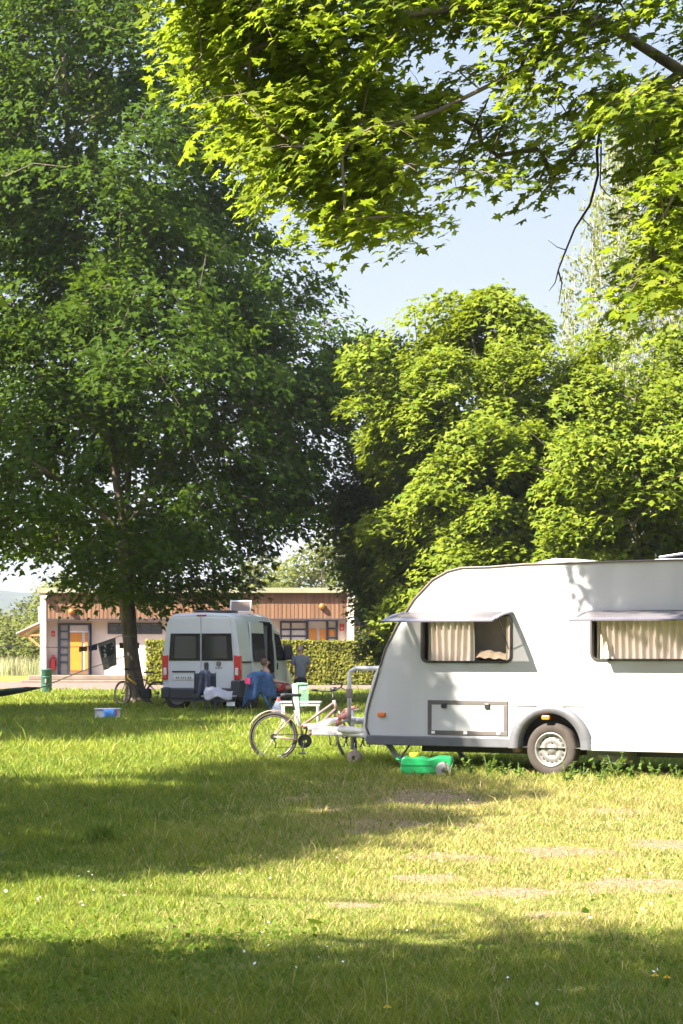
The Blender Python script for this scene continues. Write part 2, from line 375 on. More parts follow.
def lawn(n, d0, d1, seed):
    u = rng.random(n); D = d0*(d1/d0)**u                               # even on 1/D scale: about even density per picture row
    X = rng.uniform(-1, 1, n)*(.168*D+2.3); Y = D + rng.normal(0,.05,n)
    dry = dry_unshaded(X, Y); pn = lawn_noise(X, Y, .9); fn = lawn_noise(X, Y, 3.1, 2.)
    bare = lawn_noise(X, Y, 1.25, 5.)
    keep = (bare+dry*.4 < 1.9+rng.normal(0,.12,n)) & (soil_cover(X, Y) < rng.random(n)*1.15) & ~((np.abs(X) < 60) & (Y > 83.6+.5*np.sin((X+45)/75*23)))
    X, Y, D, dry, pn, fn = [a[keep] for a in (X, Y, D, dry, pn, fn)]; n = len(X)
    cn_ = lawn_noise(X, Y, 7.5, 4.); H = (.043 + .020*pn + .012*fn + .012*cn_)*(1-.35*dry)*rng.uniform(.45,1.7,n); H = np.maximum(H, .014)*np.clip(D/14, 1, 1.7)
    tall = rng.random(n) < .022; H[tall] *= rng.uniform(1.5,2.6,tall.sum())
    sc_ = soil_cover(X, Y); H *= 1-.45*sc_; dry = np.maximum(dry, sc_*1.3)
    W = np.maximum(.0042, D*.00036)*rng.uniform(.7,1.4,n)
    g1 = np.array([.115,.185,.016]); g2 = np.array([.265,.295,.028]); st = np.array([.50,.39,.17])
    k = np.clip(.42+.36*pn+.30*cn_+rng.normal(0,.42,n), 0, 1)[:,None]; T = g1*(1-k)+g2*k
    ps = np.clip(.05+.68*dry+.12*fn*dry, 0, 1); isst = rng.random(n) < ps
    mixf = rng.uniform(.5,1,n)[:,None]; T = np.where(isst[:,None], T*(1-mixf)+st*mixf, T)*rng.uniform(.7,1.22,(n,1))
    return X, Y, H, W, T
gx, gy = np.meshgrid(np.linspace(-6,6,241), np.linspace(9,33,401), indexing='ij'); gx, gy = gx.ravel(), gy.ravel()
sv = soil_cover(gx, gy)
ii, jj = np.meshgrid(np.arange(240), np.arange(400), indexing='ij'); q0 = (ii*401+jj).ravel()
wear = np_mesh('worn_lawn', np.stack([gx, gy, .004+0*gx],1), [np.stack([q0, q0+401, q0+402, q0+1],1)], None)
ca = wear.data.color_attributes.new('wear', 'FLOAT_COLOR', 'POINT'); ca.data.foreach_set('color', np.stack([sv,sv,sv,sv*0+1],1).astype(np.float32).ravel())
wm = bpy.data.materials['lawn_soil'].copy(); wm.name = 'worn_soil'; nt = wm.node_tree; b_ = nt.nodes['Principled BSDF']; src = b_.inputs['Base Color'].links[0].from_socket
at_ = nt.nodes.new('ShaderNodeAttribute'); at_.attribute_name = 'wear'; g_ = nt.nodes.new('ShaderNodeNewGeometry'); nz = nt.nodes.new('ShaderNodeTexNoise'); nz.inputs['Scale'].default_value = 7; nz.inputs['Detail'].default_value = 8; nt.links.new(g_.outputs['Position'], nz.inputs['Vector'])
ad = nt.nodes.new('ShaderNodeMath'); ad.operation = 'ADD'; nt.links.new(at_.outputs['Fac'], ad.inputs[0]); nt.links.new(nz.outputs['Fac'], ad.inputs[1])
rp = nt.nodes.new('ShaderNodeValToRGB'); rp.color_ramp.elements[0].position = .62; rp.color_ramp.elements[1].position = .98; nt.links.new(ad.outputs['Value'], rp.inputs['Fac'])
n2 = nt.nodes.new('ShaderNodeTexNoise'); n2.inputs['Scale'].default_value = 22; n2.inputs['Detail'].default_value = 8; nt.links.new(g_.outputs['Position'], n2.inputs['Vector'])
r2 = nt.nodes.new('ShaderNodeValToRGB'); r2.color_ramp.elements[0].position = .35; r2.color_ramp.elements[1].position = .65; r2.color_ramp.elements[0].color = (.16,.105,.062,1); r2.color_ramp.elements[1].color = (.36,.26,.165,1); nt.links.new(n2.outputs['Fac'], r2.inputs['Fac'])
mx = nt.nodes.new('ShaderNodeMixRGB'); nt.links.new(rp.outputs['Color'], mx.inputs['Fac']); nt.links.new(src, mx.inputs['Color1']); nt.links.new(r2.outputs['Color'], mx.inputs['Color2']); nt.links.new(mx.outputs['Color'], b_.inputs['Base Color'])
wear.data.materials.append(wm); tag(wear, kind='structure')
A = [lawn(860000, 9.0, 34, 1), lawn(210000, 30, 84, 2)]
X, Y, H, W, T = [np.concatenate([a[i] for a in A]) for i in range(5)]
tag(blades('lawn_grass', X, Y, H, W, T), 'short lawn grass, green at left and straw yellow at right', 'grass', kind='stuff')
# tall meadow grass beyond the gravel
n = 26000; X = rng.uniform(-62, -14, n); Y = rng.uniform(126, 165, n)
H = (1.0+.25*lawn_noise(X, Y, .25))*rng.uniform(.55,1.15,n); k = np.clip((rng.random(n)*.6+.4*(H > .95))[:,None], 0, 1)
T = np.array([.13,.18,.05])*(1-k)+np.array([.42,.36,.20])*k
tag(blades('meadow_grass', X, Y, H, np.full(n,.05), T, .3), 'tall pale meadow grass beyond the building on the left', 'grass', kind='stuff')
# white daisies and low clover leaves in the sward
daisy_m = mat('daisy_white', (.75,.75,.70), .7); clover_m = leaf_mat('clover', [(.07,.13,.015),(.12,.18,.02),(.09,.15,.018)], .38, (.18,.26,.015))
def scatter_flat(name, n, d0, d1, size, shape, m, zlo, zhi, label, cat, mask, tilt=.5):
    D = d0*(d1/d0)**rng.random(n); X = rng.uniform(-1,1,n)*(.165*D+1.8); k = mask(X, D); X, D = X[k], D[k]; n = len(X)
    C = np.stack([X, D, rng.uniform(zlo, zhi, n)],1); N = np.array([[0,-.35,1.]])+rng.normal(0,tilt,(n,3)); Fd = rng.normal(0,1,(n,3)); Fd[:,2] *= .2
    V, fc = leaf_arrays(C, N, Fd, size*rng.uniform(.6,1.4,n), shape)
    return tag(np_mesh(name, V, [fc], m), label, cat, kind='stuff')
circ = np.array([(.5*math.cos(t), .5+.5*math.sin(t)) for t in np.linspace(0, 2*math.pi, 9)[:-1]])
scatter_flat('daisies', 1500, 9.2, 24, .014, circ, daisy_m, .03, .075, 'tiny white daisies scattered through the lawn', 'flowers',
             lambda x, d: lawn_noise(x, d, 1.7, 3.)+rng.normal(0,.3,len(x)) > .62)
scatter_flat('clover_leaves', 56000, 9.2, 26, .024, circ, clover_m, .01, .05, 'low round clover leaves in the shaded foreground lawn', 'ground cover',
             lambda x, d: (lawn_noise(x, d, 1.3, 7.)+rng.normal(0,.35,len(x)) > .35) & ((d < 12.4) | (rng.random(len(x)) < .2)))
scatter_flat('broad_weeds', 1800, 9.2, 28, .085, np.array([(0,0),(.16,.3),(.2,.6),(0,1),(-.2,.6),(-.16,.3)]), clover_m, .03, .06, 'broad green plantain leaves scattered in the grass', 'ground cover',
             lambda x, d: (lawn_noise(x, d, 2.3, 9.)+rng.normal(0,.2,len(x)) > .75) & (rng.random(len(x)) < .5), .9)
# a few dandelions and one long tuft
dan_y = mat('dandelion_yellow', (.75,.52,.02), .7, (.65,.42,.02)); stem_m = mat('stem_green', (.08,.15,.03), .6)
dan_labels = ['yellow dandelion at the bottom edge, left of the other two', 'yellow dandelion near right edge, left one of the close pair', 'yellow dandelion nearest the right edge of the lawn']
for (px, py), lb in zip([(387,1018),(655,985),(667,987)], dan_labels):
    d = gD(py+4); t = thing('dandelion', lb, 'flower', ((px-CX)/F*d, d, 0), 0, 'yellow dandelions in the lawn')
    MB().tube([(0,0,0),(.004,0,.03),(.002,0,.06)], .002, 6).build('stem', stem_m, t, True)
    fb = MB()
    for ring, (rr, hh, nn) in enumerate([(.020,.064,16),(.013,.069,12),(.006,.072,8)]):
        for i in range(nn):
            a = 2*math.pi*i/nn+ring*.2; c, s = math.cos(a), math.sin(a); q = .004
            fb.add([(0,0,.062),(c*rr*.7-s*q, s*rr*.7+c*q, hh-.002),(c*rr, s*rr, hh),(c*rr*.7+s*q, s*rr*.7-c*q, hh-.002)], [(0,1,2,3)])
    fb.build('flower_head', dan_y, t)
d = gD(846); n = 420; rr = np.abs(rng.normal(0,.09,n)); aa = rng.uniform(0,6.28,n)
tf = thing('grass_tuft', 'dense taller tuft of dark grass in the shaded lawn at left', 'grass tuft', ((103-CX)/F*d, d, 0))
T = np.array([.09,.165,.02])+rng.random((n,1))*np.array([.14,.10,.015])
blades('tuft_blades', rr*np.cos(aa)*1.3, rr*np.sin(aa), rng.uniform(.1,.27,n), np.full(n,.007), T, .75, parent=tf)
# young weeds along the caravan's foot
def weed():
    t = thing('weed_plant', 'leafy green weed', 'weed', group='leafy weeds along the foot of the caravan')
    st = MB(); cs = []; ns = []; fs = []
    for i in range(6):
        a = rng.uniform(0,6.28); h = rng.uniform(.14,.27); ex = Vector((math.cos(a)*.09, math.sin(a)*.09, h)); st.tube([(0,0,0), ex*.5+Vector((0,0,.02)), ex], .003, 5)
        for k in range(8):
            p = ex*((k+2)/9); b_ = rng.uniform(0,6.28)
            cs.append(p); ns.append((rng.normal(0,.4), rng.normal(0,.4)-.3, 1)); fs.append((math.cos(b_), math.sin(b_), .1))
    st.build('stems', stem_m, t)
    V, fc = leaf_arrays(np.array([tuple(c) for c in cs]), np.array(ns), np.array(fs), rng.uniform(.045,.085,len(cs)), np.array([(0,0),(.24,.3),(.22,.6),(0,1),(-.22,.6),(-.24,.3)]))
    np_mesh('leaves', V, [fc], weed_leaf, t)
    return t
weed_leaf = leaf_mat('weed_leaf', [(.07,.13,.02),(.11,.17,.03),(.09,.15,.025)], .38, (.18,.26,.03))
weeds_at = [(388,757,'behind the crossed steady leg of the caravan'),(450,781,'just right of the green water tank'),(470,779,'below the left end of the service hatch'),(489,777,'below the right end of the service hatch'),
 (506,779,'second left of the caravan wheel'),(520,781,'touching the left side of the caravan tyre'),(566,786,'in front of the right part of the caravan tyre'),(583,781,'touching the right side of the caravan tyre'),
 (600,785,'second right of the caravan wheel'),(615,779,'tallest, under the axle box right of the wheel'),(634,783,'third from the right edge of the photo'),(655,780,'second from the right edge of the photo'),(676,782,'nearest the right edge of the photo')]
w0 = weed(); w1 = weed()
for i, (px, py, where) in enumerate(weeds_at):
    t = (w0, w1)[i] if i < 2 else copy_tree((w0, w1)[i % 2])
    d = gD(py); t.location = ((px-CX)/F*d, d, 0); t.rotation_euler.z = rng.uniform(0,6.28); s = rng.uniform(.75,1.25)*(1.4 if 'tallest' in where else 1); t.scale = (s,s,s)
    t['label'] = 'leafy green weed ' + where

# ------------------------------------------------------------------ trees
maple_group = 'leafy maples round the camping lawn'
# big dark maple on the left
B0 = (-5.98, 64, 0)
tr = [B0, (-6.12,64,1.5), (-6.25,64,3.0), (-6.3,64,4.9)]
limbs = [tr, [(-6.3,64,4.9),(-6.7,63.6,7.5),(-7.2,63.4,11),(-7.8,63.4,15),(-8.1,63.5,20)], [(-6.3,64,4.9),(-5.5,63.6,6.3),(-4.6,63.3,8.2),(-3.6,63.2,11)], [(-6.3,64,4.9),(-6.2,65,8),(-5.8,66,12),(-5.8,66.4,16)],
         [(-6.3,64,4.9),(-7.8,63.2,6.2),(-9.8,62.6,7.6),(-11.6,62.2,8.6)], [(-6.7,63.6,7.5),(-8.6,62.0,9.6),(-10,61,12.5)], [(-4.6,63.3,8.2),(-2.6,62.6,8.6),(-1.0,62.4,8.2)]]
prof = [(3.0,-6.0,63.6,2.4),(4.2,-6.2,63.6,4.6),(5.2,-6.1,63.8,6.2),(7.0,-6.0,63.8,6.8),(8.7,-6.0,64,7.1),(10.5,-6.4,64,6.8),(12,-6.8,64,6.3),(13.8,-7.4,64,5.7),(16.5,-8.0,64,5.1),(19,-8.6,64,4.4),(21.5,-9.0,64,3.2),(23.5,-9.2,64,1.4)]
def keep_left(p):
    px = CX + p[0]/p[1]*F; py = HY - (p[2]-CH)/p[1]*F
    if p[2] < 5.2:                                     # ragged skirt: low sprays only near the trunk's right side
        return -7.5 < p[0] < -2.0 and rng.random() < .75 or (p[2] > 4.3 and p[0] < -8.4)
    if 95 < px < 178 and 470 < py < 575 and p[1] < 64.6: return rng.random() < .22
    if -9.2 < p[0] < -7.2 and p[2] < 8.6 and p[1] < 64 : return rng.random() < .35
    return True
cl = crown_points(1500, prof, lump=.18, gap=.17, gscale=.5, inner=.40, seed=2, wexp=1.5, keep=keep_left)
make_tree('maple_tree', 'tall maple, leaves coloured dark for shade, with a forked trunk and a bike leaning at its foot', B0, limbs, tr, [.25,.225,.215,.22], cl, 98, .88, .20, STAR, leaf_shaded, bark, maple_group, tip=.011, expo=.45, flat=.18)
# two lighter maples behind the caravan
def bushy(name, label, base, prof, n, n_per, crad, size, seed, lm, shape=STAR, group=None, lump=.2, gap=.1, keep=None, r0=.2, bm=bark_grey, inner=.42, gscale=.35, **kw):
    b = Vector(base); zs = [p[0] for p in prof]; zt = zs[-1]
    def axis(z): return tuple(np.interp(z, zs, [p[i] for p in prof]) for i in (1,2))
    top = zs[0]+(zt-zs[0])*.22; ax = axis(top)
    tr = [tuple(b), (b.x+(ax[0]-b.x)*.3, b.y+(ax[1]-b.y)*.3, top*.5), (ax[0], ax[1], top)]
    limbs = [tr, [tr[-1], axis((top+zt)/2)+((top+zt)/2,), axis(zt*.93)+(zt*.93,)]]
    for k in range(6):
        a = k*1.05+seed; zz = top+(zt-top)*(.25+.09*k); rr = np.interp(zz, zs, [p[3] for p in prof])*.6; c = axis(zz)
        limbs.append([limbs[1][1] if k > 3 else tr[-1], (c[0]+rr*.5*math.cos(a), c[1]+rr*.5*math.sin(a), (top+zz)/2+.3), (c[0]+rr*math.cos(a), c[1]+rr*math.sin(a), zz)])
    cl = crown_points(n, prof, lump=lump, gap=gap, gscale=gscale, seed=seed, inner=inner, wexp=1.5, keep=keep)
    return make_tree(name, label, tuple(b), limbs, tr, [r0, r0*.8, r0*.7], cl, n_per, crad, size, shape, lm, bm, group, **kw)
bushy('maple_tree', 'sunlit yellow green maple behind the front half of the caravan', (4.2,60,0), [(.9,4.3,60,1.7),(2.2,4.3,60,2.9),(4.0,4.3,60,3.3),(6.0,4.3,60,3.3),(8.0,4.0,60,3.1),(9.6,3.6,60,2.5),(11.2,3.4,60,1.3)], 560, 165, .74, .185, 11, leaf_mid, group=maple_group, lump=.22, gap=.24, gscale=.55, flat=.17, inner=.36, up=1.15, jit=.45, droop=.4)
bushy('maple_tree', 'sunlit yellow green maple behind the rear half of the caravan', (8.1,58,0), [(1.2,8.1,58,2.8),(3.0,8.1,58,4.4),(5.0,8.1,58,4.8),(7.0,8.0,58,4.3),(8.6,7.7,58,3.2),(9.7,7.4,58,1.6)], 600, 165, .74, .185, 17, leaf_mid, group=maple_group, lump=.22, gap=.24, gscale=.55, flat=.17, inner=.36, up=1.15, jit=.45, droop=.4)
bushy('maple_tree', 'low maple with leaves coloured dark for shade, hanging beside the building, left of the caravan', (2.2,66,0), [(1.0,1.6,66,.5),(1.6,1.7,66,1.1),(2.8,1.85,66,1.6),(4.5,1.8,66,1.8),(6.5,1.5,66,1.9),(8.6,1.1,66,1.8),(10.8,.8,66,1.0)], 640, 84, .62, .17, 23, leaf_low_shaded, group=maple_group, lump=.2)

# overhanging maple close by on the right: crown reaching in over the lawn
FB = (5.6, 21.5, 0)
lower = [(60,-60),(150,-30),(163,40),(178,105),(232,128),(238,150),(228,205),(300,198),(330,232),(345,245),(360,238),(420,243),(424,225),(404,190),(432,150),(452,168),(452,205),(486,208),(497,190),(520,180),(545,205),(565,205),(582,170),(600,145),(622,120),(636,190),(652,232),(632,272),(612,292),(640,318),(700,318),(900,330),(900,-160),(60,-160)]
def inpoly(x, y, pl):
    c = False; j = len(pl)-1
    for i in range(len(pl)):
        xi, yi = pl[i]; xj, yj = pl[j]
        if (yi > y) != (yj > y) and x < (xj-xi)*(y-yi)/(yj-yi)+xi: c = not c
        j = i
    return c
cl = []
while len(cl) < 540:
    D = rng.uniform(19.2, 22.4); p = np.array([rng.uniform(-3.2, 9), D, rng.uniform(4.2, 10.5)])
    px = CX+p[0]/D*F; py = HY-(p[2]-CH)/D*F
    # the branches' undersides: crown bottom rises towards its left end, with a gap where only a dead twig hangs
    if not (inpoly(px, py+22, lower) and inpoly(px, py-6, lower) and inpoly(px-20, py, lower) and inpoly(px+20, py+4, lower)): continue
    if mnoise.noise(Vector(p*.75)+Vector((4.2,0,0))) < (-.10 if px < 420 else -.04): continue
    if p[0] > 4.5 and rng.random() < .5: continue
    cl.append(p)
n0 = 0
while n0 < 135:
    D = rng.uniform(18.5, 23.5); px = rng.uniform(606, 800); py = rng.uniform(85, 325); p = np.array(at(px, py, D))
    if inpoly(px-8, py, lower) and inpoly(px, py+14, lower) and mnoise.noise(Vector(p*.9)) > -.25: cl.append(p); n0 += 1
n0 = 0
while n0 < 45:
    D = rng.uniform(19, 22.5); px = rng.uniform(160, 440); py = rng.uniform(90, 245); p = np.array(at(px, py, D))
    if inpoly(px-8, py, lower) and inpoly(px, py+12, lower) and inpoly(px+12, py, lower): cl.append(p); n0 += 1
n0 = 0                                                  # leaf sprays added towards the sun to shade the caravan's upper wall
uu = Vector((math.cos(R(29.1)), -math.sin(R(29.1)), 0)); p0 = Vector(((370-CX)/F*28.6, 28.6, 0))
while n0 < 34:
    p = np.array(p0+uu*rng.uniform(2.7,5.4)+Vector((0,0,rng.uniform(2.25,2.62)))+SUN*(rng.uniform(3.3,5.0)/SUN.z)); D = p[1]; px = CX+p[0]/D*F; py = HY-(p[2]-CH)/D*F
    if inpoly(px, py+10, lower) and mnoise.noise(Vector(p*1.3)) > -.15: cl.append(p); n0 += 1
cl = np.array(cl)
tr = [FB, (5.5,21.5,2.0), (5.4,21.4,4.2), (5.2,21.3,5.6)]
lm1 = [(5.2,21.3,5.6),(4.2,21,6.3),at(683,72,21),at(648,95,21),at(607,108,21)]
limbs = [tr, [(5.2,21.3,5.6),(5.6,21.6,8),(5.8,21.8,10.5)], lm1, [at(683,72,21), at(600,20,20.6), at(480,5,20.2), at(330,25,20)], [at(607,108,21), at(575,150,21.2), at(552,178,21.4)], [at(600,20,20.6), at(520,70,20), at(440,110,19.6), at(350,140,19.4)],
         [at(330,25,20), at(250,50,20), at(190,70,20)], [at(648,95,21), at(665,180,20.6), at(650,260,20.4)]]
fg = thing('maple_tree', 'near maple whose sunlit branches hang into the top of the picture', 'tree', FB, 0, maple_group); B = np.array(FB)
trunk_mesh([Vector(p)-Vector(FB) for p in tr], [.30,.26,.24,.24], fg, bark)
P, par, rad, nl = skeleton(limbs, cl, step=.45, tip=.0065, expo=.42, up_pen=.3, maxr=.11)
rad[:nl] = np.maximum(rad[:nl], .016)
V, Fc = branch_mesh(P-B, par, rad, range(8, len(P))); np_mesh('branches', V, Fc, bark, fg, True)
C, N, Fd, S = cluster_leaves(cl, tr, 64, .45, .108, up=1.25, flat=.15, jit=.42, droop=.30)
V, fc = leaf_arrays(C-B, N, Fd, S, MAPLE); np_mesh('crown', V, [fc], leaf_near, fg)
# petiole twigs inside the sprays
V = []; Fc = []; tw = MB()
cidx = rng.choice(len(C), 1500, replace=False)
for i in cidx:
    j = int(np.argmin(np.linalg.norm(cl-C[i], axis=1))); a = Vector(cl[j]-B); b_ = Vector(C[i]-B); m_ = (a+b_)/2+Vector((0,0,.03))
    tw.tube([a, m_, b_], [.005,.0035,.002], 4, False)
tw.build('twigs', bark, fg)
dt = MB(); L0 = Vector(FB)
def pt(px, py, d): return at(px, py, d)-L0
dt.tube([pt(607,105,21), pt(601,125,21), pt(597,150,21), pt(598,175,20.9), pt(590,205,20.9), pt(575,228,20.9), pt(566,250,20.9), pt(559,268,20.9), pt(555,283,20.9), pt(549,291,20.9)], [.019,.016,.015,.013,.012,.010,.009,.008,.005,.0025], 7)
dt.tube([pt(558,270,20.9), pt(562,283,20.9), pt(559,302,20.9)], [.009,.007,.003], 6)
dt.tube([pt(601,140,21), pt(601,165,21), pt(600,185,21), pt(606,193,21.1), pt(611,197,21.1)], [.010,.009,.007,.006,.003], 6)
dt.tube([pt(566,250,20.9), pt(557,247,20.9), pt(548,240,20.8)], [.006,.004,.002], 5)
dt.tube([pt(582,218,20.9), pt(590,226,21), pt(592,238,21)], [.006,.004,.002], 5)
dead_m = mat('dead_twig_bark', (.06,.045,.04), .9, spec=.1); dt.build('dead_twig', dead_m, fg, True)
for (x, y) in [(470,130),(488,150),(500,120),(460,150)]:
    dt = MB(); dt.tube([pt(x+20,y-35,20), pt(x+4,y,20), pt(x-6,y+25,20), pt(x-2,y+48,20)], [.008,.007,.004,.002], 5); dt.build('dead_twig', dead_m, fg, True)

# weeping birch far behind at the right
BB = (12.6, 84, 0); bz = thing('birch_tree', 'pale weeping birch standing behind the sunlit maples at right', 'tree', BB)
trunk_mesh([(0,0,0),(.1,0,5),(-.1,0,10),(.1,0,15),(.0,0,21)], [.28,.24,.19,.14,.06], bz, bark_birch)
lim = MB(); C = []; N = []; Fd = []; S = []
for i in range(600):
    z = rng.uniform(7, 23.5); r = np.interp(z, [8,12,17,21,24], [4.2,4.8,4.2,3.0,.6])*rng.random()**.45; a = rng.uniform(0,6.28)
    tip = Vector((r*math.cos(a), r*math.sin(a), z)); st = Vector((0,0,max(4, z-r*.75)))
    mid = st.lerp(tip, .55)+Vector((0,0,.35*r*.5)); 
    if i < 150: lim.tube([st, mid, tip], [.05,.03,.012], 5, False)
    L = rng.uniform(1.4, 4.2); sw = rng.normal(0,.25,2); pts = [tip+Vector((sw[0]*t*t, sw[1]*t*t, -L*t)) for t in np.linspace(0,1,5)]
    lim.tube(pts, .008, 4, False)
    m_ = int(L*22)
    for k in range(m_):
        t = rng.random(); c = tip+Vector((sw[0]*t*t, sw[1]*t*t, -L*t)); C.append((c.x+rng.normal(0,.13), c.y+rng.normal(0,.13), c.z)); N.append(rng.normal(0,1,3)+np.array([0,-.3,.5])); Fd.append((rng.normal(0,.5), rng.normal(0,.5), -1)); S.append(rng.uniform(.12,.22))
lim.build('branches', bark_birch, bz)
V, fc = leaf_arrays(np.array(C), np.array(N), np.array(Fd), np.array(S), OVAL); np_mesh('crown', V, [fc], leaf_birch, bz)

# far trees
fg_grp = 'pale far trees beyond the building'
far = [('sunlit pale tree rising behind the building roof, middle of the gap', (-1.2,135,0), 9.6, 3.6), ('sunlit pale tree behind the right end of the building roof', (2.3,146,0), 11.6, 3.6), ('small pale tree behind the roof, left of the gap', (-5.2,140,0), 7.6, 2.8),
       ('rounded pale tree behind the left corner of the building', (-17.3,138,0), 6.2, 2.6), ('thin pale tree topping the building roof at the left', (-15.0,150,0), 7.2, 2.4), ('low pale tree standing left of the building in the meadow', (-21.5,150,0), 4.6, 2.8),
       ('bushy pale tree at the left edge beyond the meadow', (-26.0,160,0), 5.0, 3.4), ('green tree behind the dark lean-to roof at right', (4.6,132,0), 6.0, 3.2), ('tall pale tree hidden behind the middle maples', (9.5,140,0), 10.0, 4.5)]
for i, (lb, b, h, r) in enumerate(far):
    x, y = b[:2]; bushy('far_tree', lb, b, [(.4,x,y,r*.55),(h*.3,x,y,r),(h*.6,x,y,r*.95),(h*.85,x,y,r*.6),(h,x,y,r*.15)], int(40*r), 48, .95, .30, 31+i, leaf_far, group=fg_grp, lump=.25, gap=.12, r0=.18)
# low green scrub behind the meadow
for i, (x, h, lb) in enumerate([(-19.6,2.6,'right'),(-23.5,2.4,'middle'),(-27.5,2.7,'left')]):
    bushy('shrub', 'bright green shrub behind the tall meadow grass, %s of three' % lb, (x,152-i,0), [(.1,x,150,1.9),(h*.5,x,150,2.3),(h*.85,x,150,1.6),(h,x,150,.5)], 80, 45, .7, .24, 51+i, leaf_mid, group='shrubs behind the meadow', r0=.06)['category'] = 'shrub'

# trees out of the picture at the left whose shade falls across the lawn
shA = [(-60,779),(0,779),(150,777),(185,765),(250,759),(330,750),(380,738),(470,732),(650,732),(650,772),(505,777),(560,803),(465,824),(400,842),(340,862),(200,884),(0,886),(-60,886)]
shB = [(-80,951),(0,951),(100,944),(165,951),(215,941),(340,936),(405,928),(465,933),(490,951),(540,933),(620,938),(683,941),(860,941),(860,1400),(-80,1400)]
shC = [(-60,676),(390,680),(390,712),(285,718),(262,723),(225,729),(135,740),(90,749),(0,749),(-60,749)]
LITSPOT = [(-1.95,18.6,.75,.30),(-.9,20.3,.5,.25),(-3.3,21.5,.7,.3),(.1,21.5,.5,.2),(-2.6,25.5,.8,.5),(1.0,22.2,.5,.3)]
LITBOX = [(-3.2,6,16.5,25.5,4.6,9.5),(-.6,13,53,62,.8,11.5)]
def ground_ok(x, y):
    if y < 6: return True
    px = CX+x/y*F; py = HY+CH/y*F
    if px < -60 or px > 850 or py > 1300: return True
    return inpoly(px, py, shA) or inpoly(px, py, shB) or inpoly(px, py, shC)
def nose_share(): return rng.random()
def nose(p):
    P_ = Vector(p); nn_ = Vector((-math.sin(R(29.1)), -math.cos(R(29.1)), 0)); uu = Vector((math.cos(R(29.1)), -math.sin(R(29.1)), 0)); p0 = Vector(((370-CX)/F*28.6, 28.6, 0))
    hit = P_-SUN*((P_-p0).dot(nn_)/SUN.dot(nn_)); s_ = (hit-p0).dot(uu); return -.2 < s_ < 2.2 and .2 < hit.z < 1.5
def lit(p):
    x, y = shadow_xy(p)
    for a_, b_, ra_, rb_ in LITSPOT:
        if ((x-a_)/(ra_+.45))**2+((y-b_)/(rb_+.5))**2 < 1: return True
    for dx, dy in ((0,0),(.6,.3),(-.6,-.3),(.35,-.5),(-.35,.5)):
        if not ground_ok(x+dx, y+dy): return True
    P_ = Vector(p); uu = Vector((math.cos(R(29.1)), -math.sin(R(29.1)), 0)); nn_ = Vector((-uu.y*-1, 0, 0)); nn_ = Vector((-math.sin(R(29.1)), -math.cos(R(29.1)), 0)); p0 = Vector(((370-CX)/F*28.6, 28.6, 0))
    w_ = (P_-p0).dot(nn_)/SUN.dot(nn_); hit = P_-SUN*w_; s_ = (hit-p0).dot(uu)
    if -.3 < s_ < 6 and .2 < hit.z < 3.0 and (hit.z > 1.42+.22*math.sin(s_*5) or (s_ > 2.15 and hit.z > .6)) and not (.7 < s_ < 1.5 and 2.05 < hit.z < 2.3): return True
    h = np.arange(2, 22, .5); q = np.array(p)[None,:]-h[:,None]*np.array([SUN.x, SUN.y, SUN.z])[None,:]/SUN.z
    for b in LITBOX:
        m = (q[:,0] > b[0]) & (q[:,0] < b[1]) & (q[:,1] > b[2]) & (q[:,1] < b[3]) & (q[:,2] > b[4]) & (q[:,2] < b[5])
        if m.any(): return True
    return False
shade = [('broad maple left of the camera shading the middle of the lawn', (-12.5,10.5,0), [(4,-11.5,10.8,4.0),(6,-11.2,10.8,6.6),(8.5,-11,11,7.6),(11,-11,11,7.0),(13.5,-11,11,4.8),(15.5,-11,11,2)], 640),
         ('broad maple behind the camera shading the nearest grass', (-8.2,1.0,0), [(4,-8,2.5,3.6),(6,-8,2.5,5.8),(8.5,-8,2.5,6.6),(11,-8,2.5,5.6),(13.5,-8,2.5,2.6)], 520),
         ('young maple left of the lawn in front of the caravan', (-9.4,16.2,0), [(4,-8.6,16.5,1.8),(6.5,-8.3,16.8,3.0),(9,-8.1,17.2,3.6),(11.5,-8.1,17.4,3.2),(13.5,-8.1,17.4,1.2)], 330),
         ('slender maple left of the lawn whose shade dapples the caravan nose', (-10.2,21,0), [(5,-9.6,21.5,2.2),(7.5,-9.3,21.8,3.6),(10,-9.2,22,4.0),(12.5,-9.2,22,3.4),(15,-9.2,22,1.4)], 360),
         ('tall maple beyond the left edge holding the far end of the hammock', (-15.4,50,0), [(4.5,-15.4,50,4.0),(7,-15.2,50,6.0),(11,-15,50,6.8),(15,-15,50,5.6),(18,-15,50,3.6),(20,-15,50,1.4)], 860),
         ('maple beyond the left edge shading the lawn in front of the van', (-14.4,36,0), [(4,-14.6,37,3.4),(6.5,-14.6,37.5,5.0),(9.5,-14.6,38,5.4),(12.5,-14.6,38,4.2),(15,-14.6,38,1.6)], 620)]
for i, (lb, b, pr, n) in enumerate(shade):
    bushy('maple_tree', lb, b, pr, n, 44, (.55 if 'slender' in lb else .95), (.16 if 'slender' in lb else .26), 71+i, leaf_mid, group=maple_group, lump=.16, gap=.0, r0=.3, keep=(lambda p: not lit(p) and (nose(p) or (nose_share() > .8))) if 'slender' in lb else (lambda p: not lit(p)), inner=.6)

